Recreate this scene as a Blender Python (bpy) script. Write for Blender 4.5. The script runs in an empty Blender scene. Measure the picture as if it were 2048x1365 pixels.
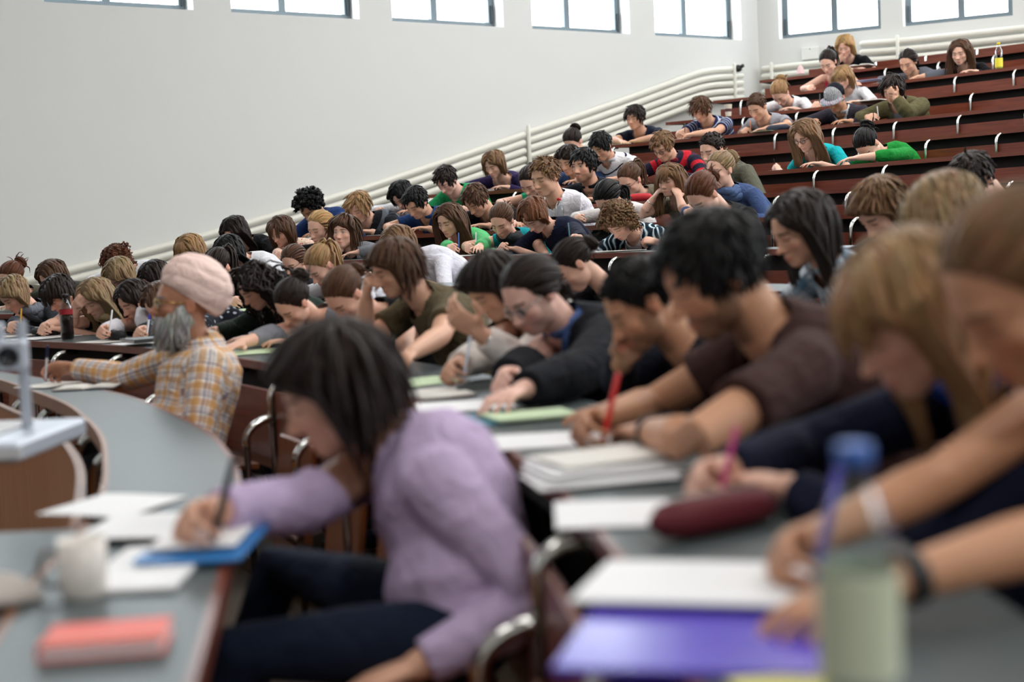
import bpy, math, random
import numpy as np
from mathutils import Matrix, Vector
SC = bpy.context.scene
COL = SC.collection
rng = np.random.default_rng(7)
random.seed(7)
PI = math.pi
A = lambda *v: np.array(v, float)

# ------------------------------------------------------------------ the camera and the surveyed hall
FPX, HOR, ROLL = 2844.0, 464.116, 0.046          # focal length in pixels, horizon row at mid-frame, roll
CX, CY, R1, PITCH = -8.337, 1.17, 7.549, 0.949   # centre of the seating arcs, first radius, row pitch
HREL = [-.509, -.449, -.378, -.282, -.146, .017, .183, .373, .579, .812, 1.063, 1.324, 1.59]
CAMZ = 0.74 + 0.509
DW = 0.40                                        # desk depth
PIT = math.atan((682.5 - HOR) * math.cos(ROLL) / FPX)
DESKZ = [CAMZ + h for h in HREL]                 # desk-top height of each row
FLOORZ = [z - 0.74 for z in DESKZ]
def RK(k): return R1 + (k - 1) * PITCH           # front edge radius of row k's desk

def ray(u, v):
    a, b = (u - 1024) / FPX, -(v - 682.5) / FPX
    c, s = math.cos(ROLL), math.sin(ROLL)
    X, Y = c * a + s * b, -s * a + c * b
    cp, sp = math.cos(PIT), math.sin(PIT)
    return A(X, cp + sp * Y, -sp + cp * Y)
CAM = A(0, 0, CAMZ)
def on_plane(u, v, z):
    d = ray(u, v); return CAM + d * ((z - CAMZ) / d[2])
def on_cyl(u, v, r):
    d = ray(u, v)
    a = d[0]**2 + d[1]**2; b = -2 * (d[0] * CX + d[1] * CY); c = CX * CX + CY * CY - r * r
    D = max(b * b - 4 * a * c, 0)
    return CAM + d * ((-b + math.sqrt(D)) / 2 / a)
def at_depth(u, v, y):
    d = ray(u, v); return CAM + d * (y / d[1])
def on_vplane(u, v, p0, n):
    d = ray(u, v); t = ((p0[0] - 0) * n[0] + (p0[1] - 0) * n[1]) / (d[0] * n[0] + d[1] * n[1])
    return CAM + d * t
def pol(r, ang, z=0.0): return A(CX + r * math.cos(ang), CY + r * math.sin(ang), z)
def angle_of(p): return math.atan2(p[1] - CY, p[0] - CX)
def nrm(v):
    v = np.asarray(v, float); return v / (np.linalg.norm(v) + 1e-12)

cam = bpy.data.cameras.new('camera'); co = bpy.data.objects.new('camera', cam); COL.objects.link(co)
c_, s_, cp_, sp_ = math.cos(ROLL), math.sin(ROLL), math.cos(PIT), math.sin(PIT)
co.matrix_world = Matrix(((c_, s_, 0, 0), (-s_ * sp_, c_ * sp_, -cp_, 0), (-s_ * cp_, c_ * cp_, sp_, CAMZ), (0, 0, 0, 1)))
cam.sensor_width = 36; cam.lens = FPX / 2048 * 36; cam.clip_start = .05; cam.clip_end = 200
cam.dof.use_dof = True; cam.dof.focus_distance = 9.6; cam.dof.aperture_fstop = 1.9
SC.camera = co

# ------------------------------------------------------------------ mesh helpers
class MB:
    """Collects vertices and faces."""
    def __init__(s): s.v = []; s.f = []; s.n = 0; s.m = []
    def add(s, V, F, mi=0):
        V = np.asarray(V, float).reshape(-1, 3)
        s.v.append(V); o = s.n
        s.f += [tuple(i + o for i in f) for f in F]; s.m += [mi] * len(F); s.n += len(V)
        return s
    def V(s): return np.concatenate(s.v) if s.v else np.zeros((0, 3))
def mesh_from(name, V, F, mi=None, smooth=True):
    me = bpy.data.meshes.new(name)
    V = np.asarray(V, np.float32)
    me.vertices.add(len(V)); me.vertices.foreach_set('co', V.ravel())
    if isinstance(F, np.ndarray):
        tot = np.full(len(F), F.shape[1], np.int32); flat = F.ravel().astype(np.int32)
    else:
        tot = np.array([len(f) for f in F], np.int32); flat = np.array([i for f in F for i in f], np.int32)
    me.loops.add(len(flat)); me.loops.foreach_set('vertex_index', flat)
    me.polygons.add(len(tot)); me.polygons.foreach_set('loop_start', np.concatenate([[0], np.cumsum(tot)[:-1]]).astype(np.int32))
    me.polygons.foreach_set('use_smooth', np.full(len(tot), smooth))
    if mi is not None: me.polygons.foreach_set('material_index', np.asarray(mi, np.int32))
    me.update(calc_edges=True)
    return me
def link(name, me, mats, parent=None, loc=None):
    o = bpy.data.objects.new(name, me); COL.objects.link(o)
    for m in (mats if isinstance(mats, (list, tuple)) else [mats]): me.materials.append(m)
    if parent is not None: o.parent = parent
    if loc is not None: o.location = loc
    return o
def obj(name, mb, mats, parent=None, smooth=False, origin=None, auto=None):
    """One mesh object; vertices are given in world space, moved to `origin` (or the parent's place)."""
    V = mb.V(); base = A(0, 0, 0)
    p = parent
    while p is not None: base = base + np.array(p.location); p = p.parent
    o_ = np.array(origin, float) if origin is not None else (base if parent is not None else A((V[:, 0].min() + V[:, 0].max()) / 2, (V[:, 1].min() + V[:, 1].max()) / 2, V[:, 2].min()))
    me = mesh_from(name, V - o_, mb.f, mb.m, smooth)
    if smooth and auto: 
        try: me.set_sharp_from_angle(angle=math.radians(auto))
        except Exception: pass
    ob = link(name, me, mats, parent)
    if parent is None: ob.location = o_
    else: ob.location = o_ - base
    return ob
def empty(name, loc):
    o = bpy.data.objects.new(name, None); COL.objects.link(o); o.location = loc; o.empty_display_size = .1
    return o
def tag(o, label, cat, group=None, kind=None):
    o['label'] = label; o['category'] = cat
    if group: o['group'] = group
    if kind: o['kind'] = kind
    return o
def struct(o, label=None):
    o['kind'] = 'structure'
    if label: o['label'] = label; o['category'] = 'room'
    return o
def frame_of(t, ref=None):
    t = nrm(t); ref = A(0, 0, 1) if ref is None else ref
    if abs(np.dot(t, nrm(ref))) > .97: ref = A(1, 0, 0) if abs(t[0]) < .9 else A(0, 1, 0)
    x = nrm(np.cross(ref, t)); y = np.cross(t, x)
    return x, y, t
def tube(mb, pts, rad, seg=10, caps=True, ref=None, mi=0, round_caps=False):
    """Swept tube: rad = number, list, or list of (rx, ry); ref = the direction of +y of the section."""
    pts = [np.asarray(p, float) for p in pts]; n = len(pts)
    if not hasattr(rad, '__len__'): rad = [rad] * n
    rr = [(r if hasattr(r, '__len__') else (r, r)) for r in rad]
    P = list(pts); Rr = list(rr)
    tang = []
    for i in range(n):
        tang.append(nrm(pts[min(i + 1, n - 1)] - pts[max(i - 1, 0)]))
    T = list(tang)
    if round_caps:
        pre = [(.0, .3), (.0, .3)]
        for s, idx in ((-1, 0), (1, n - 1)):
            r = min(rr[idx]); ext = []
            for a in (35, 65, 84):
                q = math.radians(a)
                ext.append((pts[idx] + s * tang[idx] * r * math.sin(q), (rr[idx][0] * math.cos(q), rr[idx][1] * math.cos(q)), tang[idx]))
            if s < 0:
                for e in ext: P.insert(0, e[0]); Rr.insert(0, e[1]); T.insert(0, e[2])
            else:
                for e in ext: P.append(e[0]); Rr.append(e[1]); T.append(e[2])
    V = []; x = None
    for p, r, t in zip(P, Rr, T):
        if ref is not None: x, y, _ = frame_of(t, ref)
        elif x is None: x, y, _ = frame_of(t)
        else:
            x = nrm(x - t * np.dot(x, t)); y = np.cross(t, x)
        for j in range(seg):
            a = 2 * PI * j / seg
            V.append(p + x * r[0] * math.cos(a) + y * r[1] * math.sin(a))
    F = []
    m = len(P)
    for i in range(m - 1):
        for j in range(seg):
            k = (j + 1) % seg
            F.append((i * seg + j, i * seg + k, (i + 1) * seg + k, (i + 1) * seg + j))
    if caps:
        F.append(tuple(range(seg - 1, -1, -1))); F.append(tuple((m - 1) * seg + j for j in range(seg)))
    return mb.add(V, F, mi)
def ellipsoid(mb, c, r, M=None, nu=16, nv=10, mi=0):
    V = []; M = np.eye(3) if M is None else M
    for i in range(1, nv):
        t = PI * i / nv
        for j in range(nu):
            a = 2 * PI * j / nu
            V.append(np.asarray(c) + M @ (A(math.sin(t) * math.cos(a), math.sin(t) * math.sin(a), math.cos(t)) * r))
    V.append(np.asarray(c) + M @ A(0, 0, r[2])); V.append(np.asarray(c) - M @ A(0, 0, r[2]))
    top, bot = len(V) - 2, len(V) - 1; F = []
    for i in range(nv - 2):
        for j in range(nu):
            k = (j + 1) % nu; F.append((i * nu + j, (i + 1) * nu + j, (i + 1) * nu + k, i * nu + k))
    for j in range(nu):
        k = (j + 1) % nu; F.append((top, j, k)); F.append((bot, (nv - 2) * nu + k, (nv - 2) * nu + j))
    return mb.add(V, F, mi)
def box(mb, c, s, M=None, mi=0, bev=0.0):
    """Box of full size s at c, rotated by M, with chamfered edges when bev > 0."""
    M = np.eye(3) if M is None else M; h = np.asarray(s, float) / 2
    if bev <= 0:
        V = [A(x, y, z) * h for x in (-1, 1) for y in (-1, 1) for z in (-1, 1)]
        F = [(0, 1, 3, 2), (4, 6, 7, 5), (0, 4, 5, 1), (2, 3, 7, 6), (0, 2, 6, 4), (1, 5, 7, 3)]
        return mb.add([np.asarray(c) + M @ v for v in V], F, mi)
    b = min(bev, h.min() * .9); V = []; idx = {}
    for sx in (-1, 1):
        for sy in (-1, 1):
            for sz in (-1, 1):
                for ax in range(3):
                    p = h - b; p = p.copy(); p[ax] = h[ax]
                    idx[(sx, sy, sz, ax)] = len(V); V.append(A(sx, sy, sz) * p)
    F = []
    for ax in range(3):
        o = [i for i in range(3) if i != ax]
        for s_ in (-1, 1):
            q = []
            for a_, b_ in ((-1, -1), (1, -1), (1, 1), (-1, 1)):
                k = [0, 0, 0]; k[ax] = s_; k[o[0]] = a_; k[o[1]] = b_
                q.append(idx[(k[0], k[1], k[2], ax)])
            F.append(tuple(q))
        for a_ in (-1, 1):
            for b_ in (-1, 1):
                q = []
                for s_ in (-1, 1):
                    k = [0, 0, 0]; k[ax] = s_; k[o[0]] = a_; k[o[1]] = b_; q.append(tuple(k))
                F.append((idx[q[0] + (o[0],)], idx[q[1] + (o[0],)], idx[q[1] + (o[1],)], idx[q[0] + (o[1],)]))
    for sx in (-1, 1):
        for sy in (-1, 1):
            for sz in (-1, 1): F.append(tuple(idx[(sx, sy, sz, a_)] for a_ in range(3)))
    Vw = np.array(V); G = []
    for f in F:                                   # outward winding
        pts = Vw[list(f)]; n = np.cross(pts[1] - pts[0], pts[2] - pts[0])
        G.append(f if np.dot(n, pts.mean(0)) > 0 else f[::-1])
    return mb.add([np.asarray(c) + M @ v for v in V], G, mi)
def lathe(mb, c, prof, seg=20, M=None, mi=0, closed=True):
    """prof: list of (radius, z)."""
    M = np.eye(3) if M is None else M; V = []; F = []
    for r, z in prof:
        for j in range(seg):
            a = 2 * PI * j / seg; V.append(np.asarray(c) + M @ A(r * math.cos(a), r * math.sin(a), z))
    for i in range(len(prof) - 1):
        for j in range(seg):
            k = (j + 1) % seg; F.append((i * seg + j, i * seg + k, (i + 1) * seg + k, (i + 1) * seg + j))
    if closed:
        F.append(tuple(range(seg - 1, -1, -1))); F.append(tuple((len(prof) - 1) * seg + j for j in range(seg)))
    return mb.add(V, F, mi)
def strip_solid(mb, inner, outer, z0, z1, mi=0, mi_side=None):
    """Solid band between two plan polylines (same length), from z0 to z1 (numbers)."""
    n = len(inner); ms = mi if mi_side is None else mi_side
    V = []
    for p in inner: V += [(p[0], p[1], z0), (p[0], p[1], z1)]
    for p in outer: V += [(p[0], p[1], z0), (p[0], p[1], z1)]
    I = lambda i, t: 2 * i + t
    O = lambda i, t: 2 * n + 2 * i + t
    top = []; side = []
    for i in range(n - 1):
        top.append((I(i, 1), O(i, 1), O(i + 1, 1), I(i + 1, 1)))
        side.append((I(i, 0), I(i + 1, 0), O(i + 1, 0), O(i, 0)))
        side.append((I(i, 0), I(i, 1), I(i + 1, 1), I(i + 1, 0)))
        side.append((O(i, 0), O(i + 1, 0), O(i + 1, 1), O(i, 1)))
    side.append((I(0, 0), O(0, 0), O(0, 1), I(0, 1))); side.append((I(n - 1, 0), I(n - 1, 1), O(n - 1, 1), O(n - 1, 0)))
    o = mb.n
    mb.add(V, top, mi); V0 = np.zeros((0, 3)); mb.n = o + len(V)
    mb.f += [tuple(i + o for i in f) for f in side]; mb.m += [ms] * len(side)
    return mb
def arc(r, a0, a1, step=.05):
    n = max(2, int(abs(a1 - a0) * r / step / 4) + 1); n = min(n, 60)
    return [pol(r, a0 + (a1 - a0) * i / (n - 1)) for i in range(n)]
def catmull(P, n=8):
    P = [np.asarray(p, float) for p in P]; Q = [2 * P[0] - P[1]] + P + [2 * P[-1] - P[-2]]; out = []
    for i in range(1, len(Q) - 2):
        for j in range(n):
            t = j / n; a, b, c, d = Q[i - 1:i + 3]
            out.append(.5 * ((2 * b) + (c - a) * t + (2 * a - 5 * b + 4 * c - d) * t * t + (3 * b - a - 3 * c + d) * t**3))
    out.append(P[-1]); return out
def resample(P, n):
    P = np.array(P); d = np.concatenate([[0], np.cumsum(np.linalg.norm(np.diff(P, axis=0), axis=1))])
    t = np.linspace(0, d[-1], n); return np.stack([np.interp(t, d, P[:, i]) for i in range(P.shape[1])], 1)
def rotz(a): return np.array([[math.cos(a), -math.sin(a), 0], [math.sin(a), math.cos(a), 0], [0, 0, 1]])
def rotaxis(ax, a):
    return np.array(Matrix.Rotation(a, 3, Vector(ax)))

# ------------------------------------------------------------------ materials
def srgb(*c):
    return tuple(((x / 255) / 12.92 if x / 255 <= .04045 else ((x / 255 + .055) / 1.055)**2.4) for x in c)
_mats = {}
def mat(name, col, rough=.6, metal=0.0, spec=.5, bump=0.0, bscale=200.0, var=0.0, vscale=6.0, trans=0.0, sheen=0.0, ior=1.45, coat=0.0, emit=0.0):
    if name in _mats: return _mats[name]
    m = bpy.data.materials.new(name); m.use_nodes = True; nt = m.node_tree; b = nt.nodes['Principled BSDF']
    b.inputs['Base Color'].default_value = (*col, 1); b.inputs['Roughness'].default_value = rough
    b.inputs['Metallic'].default_value = metal; b.inputs['Specular IOR Level'].default_value = spec
    b.inputs['IOR'].default_value = ior; b.inputs['Transmission Weight'].default_value = trans
    b.inputs['Sheen Weight'].default_value = sheen; b.inputs['Coat Weight'].default_value = coat
    if emit: b.inputs['Emission Color'].default_value = (*col, 1); b.inputs['Emission Strength'].default_value = emit
    tc = nt.nodes.new('ShaderNodeTexCoord')
    if var:
        n = nt.nodes.new('ShaderNodeTexNoise'); n.inputs['Scale'].default_value = vscale; n.inputs['Detail'].default_value = 4
        nt.links.new(tc.outputs['Object'], n.inputs['Vector'])
        mx = nt.nodes.new('ShaderNodeMix'); mx.data_type = 'RGBA'; mx.inputs[0].default_value = 1
        mp = nt.nodes.new('ShaderNodeMapRange'); mp.inputs[3].default_value = 1 - var; mp.inputs[4].default_value = 1 + var
        nt.links.new(n.outputs['Fac'], mp.inputs[0])
        mx.blend_type = 'MULTIPLY'; mx.inputs[6].default_value = (*col, 1)
        nt.links.new(mp.outputs[0], mx.inputs[7]); nt.links.new(mx.outputs[2], b.inputs['Base Color'])
    if bump:
        n = nt.nodes.new('ShaderNodeTexNoise'); n.inputs['Scale'].default_value = bscale; n.inputs['Detail'].default_value = 3
        nt.links.new(tc.outputs['Object'], n.inputs['Vector'])
        bp = nt.nodes.new('ShaderNodeBump'); bp.inputs['Strength'].default_value = bump; bp.inputs['Distance'].default_value = .004
        nt.links.new(n.outputs['Fac'], bp.inputs['Height']); nt.links.new(bp.outputs[0], b.inputs['Normal'])
    _mats[name] = m; return m
def wood_mat(name, c1, c2, rough=.35, scale=(3, 60, 60), spec=.5):
    if name in _mats: return _mats[name]
    m = bpy.data.materials.new(name); m.use_nodes = True; nt = m.node_tree; b = nt.nodes['Principled BSDF']
    tc = nt.nodes.new('ShaderNodeTexCoord'); mp = nt.nodes.new('ShaderNodeMapping'); mp.inputs['Scale'].default_value = scale
    n = nt.nodes.new('ShaderNodeTexNoise'); n.inputs['Scale'].default_value = 1; n.inputs['Detail'].default_value = 6; n.inputs['Distortion'].default_value = .6
    r = nt.nodes.new('ShaderNodeValToRGB'); r.color_ramp.elements[0].color = (*c1, 1); r.color_ramp.elements[1].color = (*c2, 1)
    r.color_ramp.elements[0].position = .3; r.color_ramp.elements[1].position = .7
    nt.links.new(tc.outputs['Object'], mp.inputs[0]); nt.links.new(mp.outputs[0], n.inputs['Vector']); nt.links.new(n.outputs['Fac'], r.inputs[0])
    nt.links.new(r.outputs[0], b.inputs['Base Color']); b.inputs['Roughness'].default_value = rough; b.inputs['Specular IOR Level'].default_value = spec
    _mats[name] = m; return m
def attr_mat(name, rough, spec=.4, sss=0.0, bump=0.0, bscale=300., stretch=None):
    """A material coloured by the mesh's own colour attribute (hair dyes, skin features)."""
    if name in _mats: return _mats[name]
    m = bpy.data.materials.new(name); m.use_nodes = True; nt = m.node_tree; b = nt.nodes['Principled BSDF']
    a = nt.nodes.new('ShaderNodeAttribute'); a.attribute_name = 'tint'
    nt.links.new(a.outputs['Color'], b.inputs['Base Color']); b.inputs['Roughness'].default_value = rough; b.inputs['Specular IOR Level'].default_value = spec
    if sss: b.inputs['Subsurface Weight'].default_value = sss; b.inputs['Subsurface Radius'].default_value = (.012, .005, .003); b.inputs['Subsurface Scale'].default_value = 1
    if bump:
        tc = nt.nodes.new('ShaderNodeTexCoord'); n = nt.nodes.new('ShaderNodeTexNoise'); n.inputs['Scale'].default_value = bscale
        nt.links.new(tc.outputs['Object'], n.inputs['Vector'])
        bp = nt.nodes.new('ShaderNodeBump'); bp.inputs['Strength'].default_value = bump; bp.inputs['Distance'].default_value = .002
        nt.links.new(n.outputs['Fac'], bp.inputs['Height']); nt.links.new(bp.outputs[0], b.inputs['Normal'])
    _mats[name] = m; return m
M_SKIN = attr_mat('skin', .5, .35, bump=.15)
M_HAIR = attr_mat('hair_strands', .46, .2)
M_WALL = mat('cream_plaster', srgb(225, 225, 223), .85, bump=.12, bscale=40, var=.015, vscale=1.5)
M_TOP = mat('grey_desk_laminate', srgb(84, 92, 94), .36, spec=.2, var=.04, vscale=3)
M_EDGE = wood_mat('red_brown_veneer', srgb(98, 44, 29), srgb(126, 62, 40), .32, (6, 6, 120))
M_BOARD = wood_mat('mahogany_board', srgb(98, 42, 27), srgb(128, 62, 40), .35, (4, 4, 90))
M_SEATW = wood_mat('seat_plywood', srgb(112, 62, 34), srgb(140, 80, 46), .35, (40, 40, 4))
M_OAK = wood_mat('honey_oak_panel', srgb(160, 92, 36), srgb(182, 112, 50), .4, (30, 30, 3))
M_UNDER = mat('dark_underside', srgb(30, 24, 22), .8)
M_CHROME = mat('chrome', (.82, .82, .80), .12, 1.0)
M_BLACKM = mat('black_metal', (.012, .012, .013), .4)
M_RAD = mat('radiator_enamel', srgb(238, 236, 226), .35)
M_STEEL = mat('grey_window_frame', srgb(112, 124, 132), .45, .3)
M_PAPER = mat('white_paper', srgb(236, 236, 238), .8)
M_GREENP = mat('pale_green_paper', srgb(200, 220, 184), .8)
M_FLOOR = mat('brown_floor', srgb(96, 82, 66), .6, var=.12, vscale=12)
# ------------------------------------------------------------------ room shell
CORNER = A(3.27, 18.12)
DL = nrm(A(-.8185, -.5745)); NL = A(DL[1], -DL[0])       # side wall direction (away from the corner) and inward normal
NL = NL if np.dot(A(0, 5) - CORNER, NL) > 0 else -NL
DB = nrm(A(.904, -.428)); NB = A(DB[1], -DB[0]); NB = NB if np.dot(A(0, 5) - CORNER, NB) > 0 else -NB
LEFT_LEN, BACK_LEN, CEIL, SILL, WTOP, THICK = 19.0, 11.0, 6.6, 3.5, 5.1, .38
def wall_with_windows(name, c, d, n, length, wins, z0, z1, sill, top, thick):
    """Wall standing from the corner c along d; openings wins=[(s0,s1)]; the room is on side n."""
    mb = MB(); cuts = sorted(wins); s = 0
    def slab(s0, s1, a, b):
        p = [c + d * s0, c + d * s1, c + d * s1 - n * thick, c + d * s0 - n * thick]
        V = [(*q, a) for q in p] + [(*q, b) for q in p]
        F = [(0, 1, 5, 4), (1, 2, 6, 5), (2, 3, 7, 6), (3, 0, 4, 7), (4, 5, 6, 7), (3, 2, 1, 0)]
        mb.add(V, F)
    slab(0, length, z0, sill); slab(0, length, top, z1)
    for s0, s1 in cuts + [(length, length)]:
        if s0 > s: slab(s, s0, sill, top)
        s = s1
    return struct(obj(name, mb, M_WALL))
WL = [(.29 + 1.81 * i, .29 + 1.81 * i + 1.42) for i in range(9)]
WB = [(.27 + 1.515 * i, .27 + 1.515 * i + 1.25) for i in range(6)]
wall_with_windows('wall_left', CORNER, DL, NL, LEFT_LEN, WL, -.2, CEIL, SILL, WTOP, THICK)
wall_with_windows('wall_back', CORNER, DB, NB, BACK_LEN, WB, -.2, CEIL, SILL, WTOP, THICK)
PL = CORNER + DL * LEFT_LEN; PB = CORNER + DB * BACK_LEN
P3, P4 = A(-12.5, -7.0), A(11.5, -7.0)
def plain_wall(name, p, q, mt=M_WALL, z0=-.2, z1=CEIL):
    mb = MB(); t = nrm(q - p); n = A(t[1], -t[0]) * .2
    mid = (p + q) / 2
    if np.dot(A(-2, 5) - mid, n) > 0: n = -n
    V = [(*x, z) for z in (z0, z1) for x in (p, q, q + n, p + n)]
    mb.add(V, [(0, 1, 5, 4), (1, 2, 6, 5), (2, 3, 7, 6), (3, 0, 4, 7), (4, 5, 6, 7), (3, 2, 1, 0)])
    return struct(obj(name, mb, mt))
plain_wall('wall_front', PL, P3); plain_wall('wall_right', P3, P4)
WIN_R0 = PB; WIN_R1 = P4
# the wall opposite the radiators has a long band of windows too, behind the photographer
dr = nrm(P4 - PB); nr = A(dr[1], -dr[0]); nr = nr if np.dot(A(0, 5) - PB, nr) > 0 else -nr
LR = float(np.linalg.norm(P4 - PB))
WR = [(1.0 + 2.6 * i, 1.0 + 2.6 * i + 2.1) for i in range(int((LR - 3) / 2.6))]
wall_with_windows('wall_side', PB, dr, nr, LR, WR, -.2, CEIL, 3.6, 5.9, .3)
M_CEIL = mat('white_ceiling', srgb(236, 234, 226), .9)
mb = MB(); poly = [CORNER - (NL + NB) * .4, PL + A(-.5, .5), P3 + A(-.4, -.4), P4 + A(.4, -.4), PB + A(.5, .3)]
mb.add([(*p, CEIL) for p in poly] + [(*p, CEIL + .2) for p in poly], [(0, 1, 2, 3, 4), (9, 8, 7, 6, 5)] + [(i, (i + 1) % 5, 5 + (i + 1) % 5, 5 + i) for i in range(5)])
struct(obj('ceiling', mb, M_CEIL))
# stepped floor
def line_angle_limit(r, side):
    """largest (side wall) / smallest (side) polar angle of radius r still inside the room"""
    a = math.radians(5 if r < 12 else 42)
    best = a
    for i in range(400):
        q = a + i * .005 * side; p = pol(r, q)[:2]
        ok = np.dot(p - CORNER, NL) > .02 and np.dot(p - CORNER, NB) > .02 and np.dot(p - PB, nr) > .02 and p[0] > -9 and p[1] > -6.8
        if not ok: break
        best = q
    return best
mb = MB()
mb.add([(*p, -.0) for p in (A(-12.5, -7), A(11.5, -7), A(11.5, 16), A(3, 18.2), A(-12.6, 7.4))] + [(*p, -.2) for p in (A(-12.5, -7), A(11.5, -7), A(11.5, 16), A(3, 18.2), A(-12.6, 7.4))],
       [(0, 1, 2, 3, 4), (9, 8, 7, 6, 5)] + [(i, 5 + i, 5 + (i + 1) % 5, (i + 1) % 5) for i in range(5)])
for k in range(2, 15):
    r0 = RK(k) - .10; r1 = RK(k + 1) - .10 if k < 14 else RK(16)
    zt = FLOORZ[min(k, 13) - 1]
    zb = -.15
    amax = min(line_angle_limit(r0, 1), line_angle_limit(r1 if k < 13 else r0 + .2, 1)) ; amin = max(line_angle_limit(r0, -1), math.radians(-3))
    if k == 14: r1 = r0 + .9; amax = math.radians(50)
    if amax - amin < .05: continue
    amax2 = amax
    strip_solid(mb, arc(r0, amin, amax2), arc(r1, amin, amax2), zb, zt - .001 * (k == 14))
struct(obj('floor', mb, M_FLOOR))

# ------------------------------------------------------------------ windows
def glass_mat():
    m = bpy.data.materials.new('window_glass'); m.use_nodes = True; nt = m.node_tree; nt.nodes.remove(nt.nodes['Principled BSDF'])
    t = nt.nodes.new('ShaderNodeBsdfTransparent'); t.inputs[0].default_value = (.97, .99, 1, 1); g = nt.nodes.new('ShaderNodeBsdfGlossy'); g.inputs['Roughness'].default_value = .02
    mx = nt.nodes.new('ShaderNodeMixShader'); mx.inputs[0].default_value = .06
    nt.links.new(t.outputs[0], mx.inputs[1]); nt.links.new(g.outputs[0], mx.inputs[2]); nt.links.new(mx.outputs[0], nt.nodes['Material Output'].inputs[0])
    return m
M_GLASS = glass_mat()
_wn = 0
def window(c, d, n, s0, s1, sill, top, depth, mull):
    global _wn; _wn += 1
    base = c + d * (s0 + s1) / 2 - n * depth
    w = empty(f'window_{_wn}', (*base, sill)); struct(w)
    fm = MB(); M = np.stack([A(*d, 0), A(*n, 0), A(0, 0, 1)], 1)
    L = s1 - s0; H = top - sill; fw = .07
    P = lambda s, z: A(*(c + d * s - n * depth), z)
    box(fm, P((s0 + s1) / 2, sill + fw / 2), (L, .07, fw), M); box(fm, P((s0 + s1) / 2, top - fw / 2), (L, .07, fw), M)
    box(fm, P(s0 + fw / 2, (sill + top) / 2), (fw, .07, H - 2 * fw), M); box(fm, P(s1 - fw / 2, (sill + top) / 2), (fw, .07, H - 2 * fw), M)
    for q in mull: box(fm, P(s0 + L * q, (sill + top) / 2), (.075, .065, H - 2 * fw), M)
    obj('window_frame', fm, M_STEEL, w)
    g = MB(); box(g, P((s0 + s1) / 2, (sill + top) / 2), (L - fw, .006, H - fw), M); obj('pane', g, M_GLASS, w)
    h = MB(); box(h, P(s0 + .035, sill + .28), (.02, .03, .2), M + 0) if False else box(h, P(s0 + .035, sill + .16) + A(*n, 0) * .045, (.022, .03, .2), M, bev=.004)
    obj('hinge', h, mat('dark_hinge', srgb(70, 78, 84), .5, .4), w)
    return w
def portal(c, d, n, s0, s1, sill, top, depth):
    l = bpy.data.lights.new('daylight', 'AREA'); l.shape = 'RECTANGLE'; l.size = s1 - s0; l.size_y = top - sill
    l.cycles.is_portal = True
    o = bpy.data.objects.new('daylight_portal', l); COL.objects.link(o)
    p = c + d * (s0 + s1) / 2 - n * depth; z = A(*(-n), 0); x = A(*d, 0); y = np.cross(z, x)
    o.matrix_world = Matrix([[*r, q] for r, q in zip(np.stack([x, y, z], 1), (*p, (sill + top) / 2))] + [[0, 0, 0, 1]])
for s0, s1 in WL: window(CORNER, DL, NL, s0, s1, SILL, WTOP, .22, (.55,)); portal(CORNER, DL, NL, s0, s1, SILL, WTOP, .3)
for s0, s1 in WB: window(CORNER, DB, NB, s0, s1, SILL, WTOP, .22, (.52,)); portal(CORNER, DB, NB, s0, s1, SILL, WTOP, .3)
for s0, s1 in WR: window(PB, dr, nr, s0, s1, 3.6, 5.9, .15, (.5,)); portal(PB, dr, nr, s0, s1, 3.6, 5.9, .25)

# ------------------------------------------------------------------ radiators: long white pipes along the walls
def wallpts(pts, c, n, off): return [on_vplane(u, v, c + n * off, n) for u, v in pts]
def pipe_run(parent, base, nmb, dz, rad, c, n, name='pipe'):
    P = catmull(base, 6)
    for i in range(nmb):
        m = MB(); tube(m, [p - A(0, 0, dz * i) for p in P], rad, 12, round_caps=True); obj(name, m, M_RAD, parent, True)
ra = empty('pipe_radiator', (*(CORNER + DL * .4), 2.0))
tag(ra, 'white five-pipe wall radiator curving up beside the top rows to the room corner', 'radiator')
topA = wallpts([(1060, 264), (1165, 229), (1261, 195), (1335, 168), (1388, 149), (1425, 141), (1482, 137)], CORNER, NL, .10)
pipe_run(ra, topA, 5, .089, .036, CORNER, NL)
for u, v in ((1057, 262), (1469, 137)):
    p = wallpts([(u, v)], CORNER, NL, .135)[0]; m = MB(); tube(m, [p + A(0, 0, .05), p - A(0, 0, .42)], .022, 8, round_caps=True); obj('bracket', m, M_RAD, ra, True)
p = wallpts([(1476, 137)], CORNER, NL, .14)[0]; m = MB(); ellipsoid(m, p, (.05, .05, .045)); tube(m, [p, p + A(.06, -.05, .03)], .022, 8); obj('valve', m, mat('black_valve', (.02, .02, .02), .5), ra, True)
rb = empty('pipe_radiator', (*(CORNER + DL * 9), .6))
tag(rb, 'white five-pipe wall radiator sloping down along the side wall to the far left', 'radiator')
topB = wallpts([(-60, 590), (138, 541), (355, 487), (551, 431), (700, 385), (741, 373), (900, 320), (1046, 270)], CORNER, NL, .10)
pipe_run(rb, topB, 5, .089, .036, CORNER, NL)
rc = empty('pipe_radiator', (*(CORNER + DB * .7), 2.1))
tag(rc, 'short white pipe radiator low on the back wall by the corner', 'radiator')
topC = wallpts([(1527, 138), (1580, 132), (1640, 126), (1690, 120)], CORNER, NB, .10); pipe_run(rc, topC, 4, .095, .036, CORNER, NB)
p = wallpts([(1543, 136)], CORNER, NB, .135)[0]; m = MB(); tube(m, [p + A(0, 0, .05), p - A(0, 0, .34)], .022, 8, round_caps=True); obj('bracket', m, M_RAD, rc, True)
rd = empty('pipe_radiator', (*(CORNER + DB * 3), 2.4))
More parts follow.
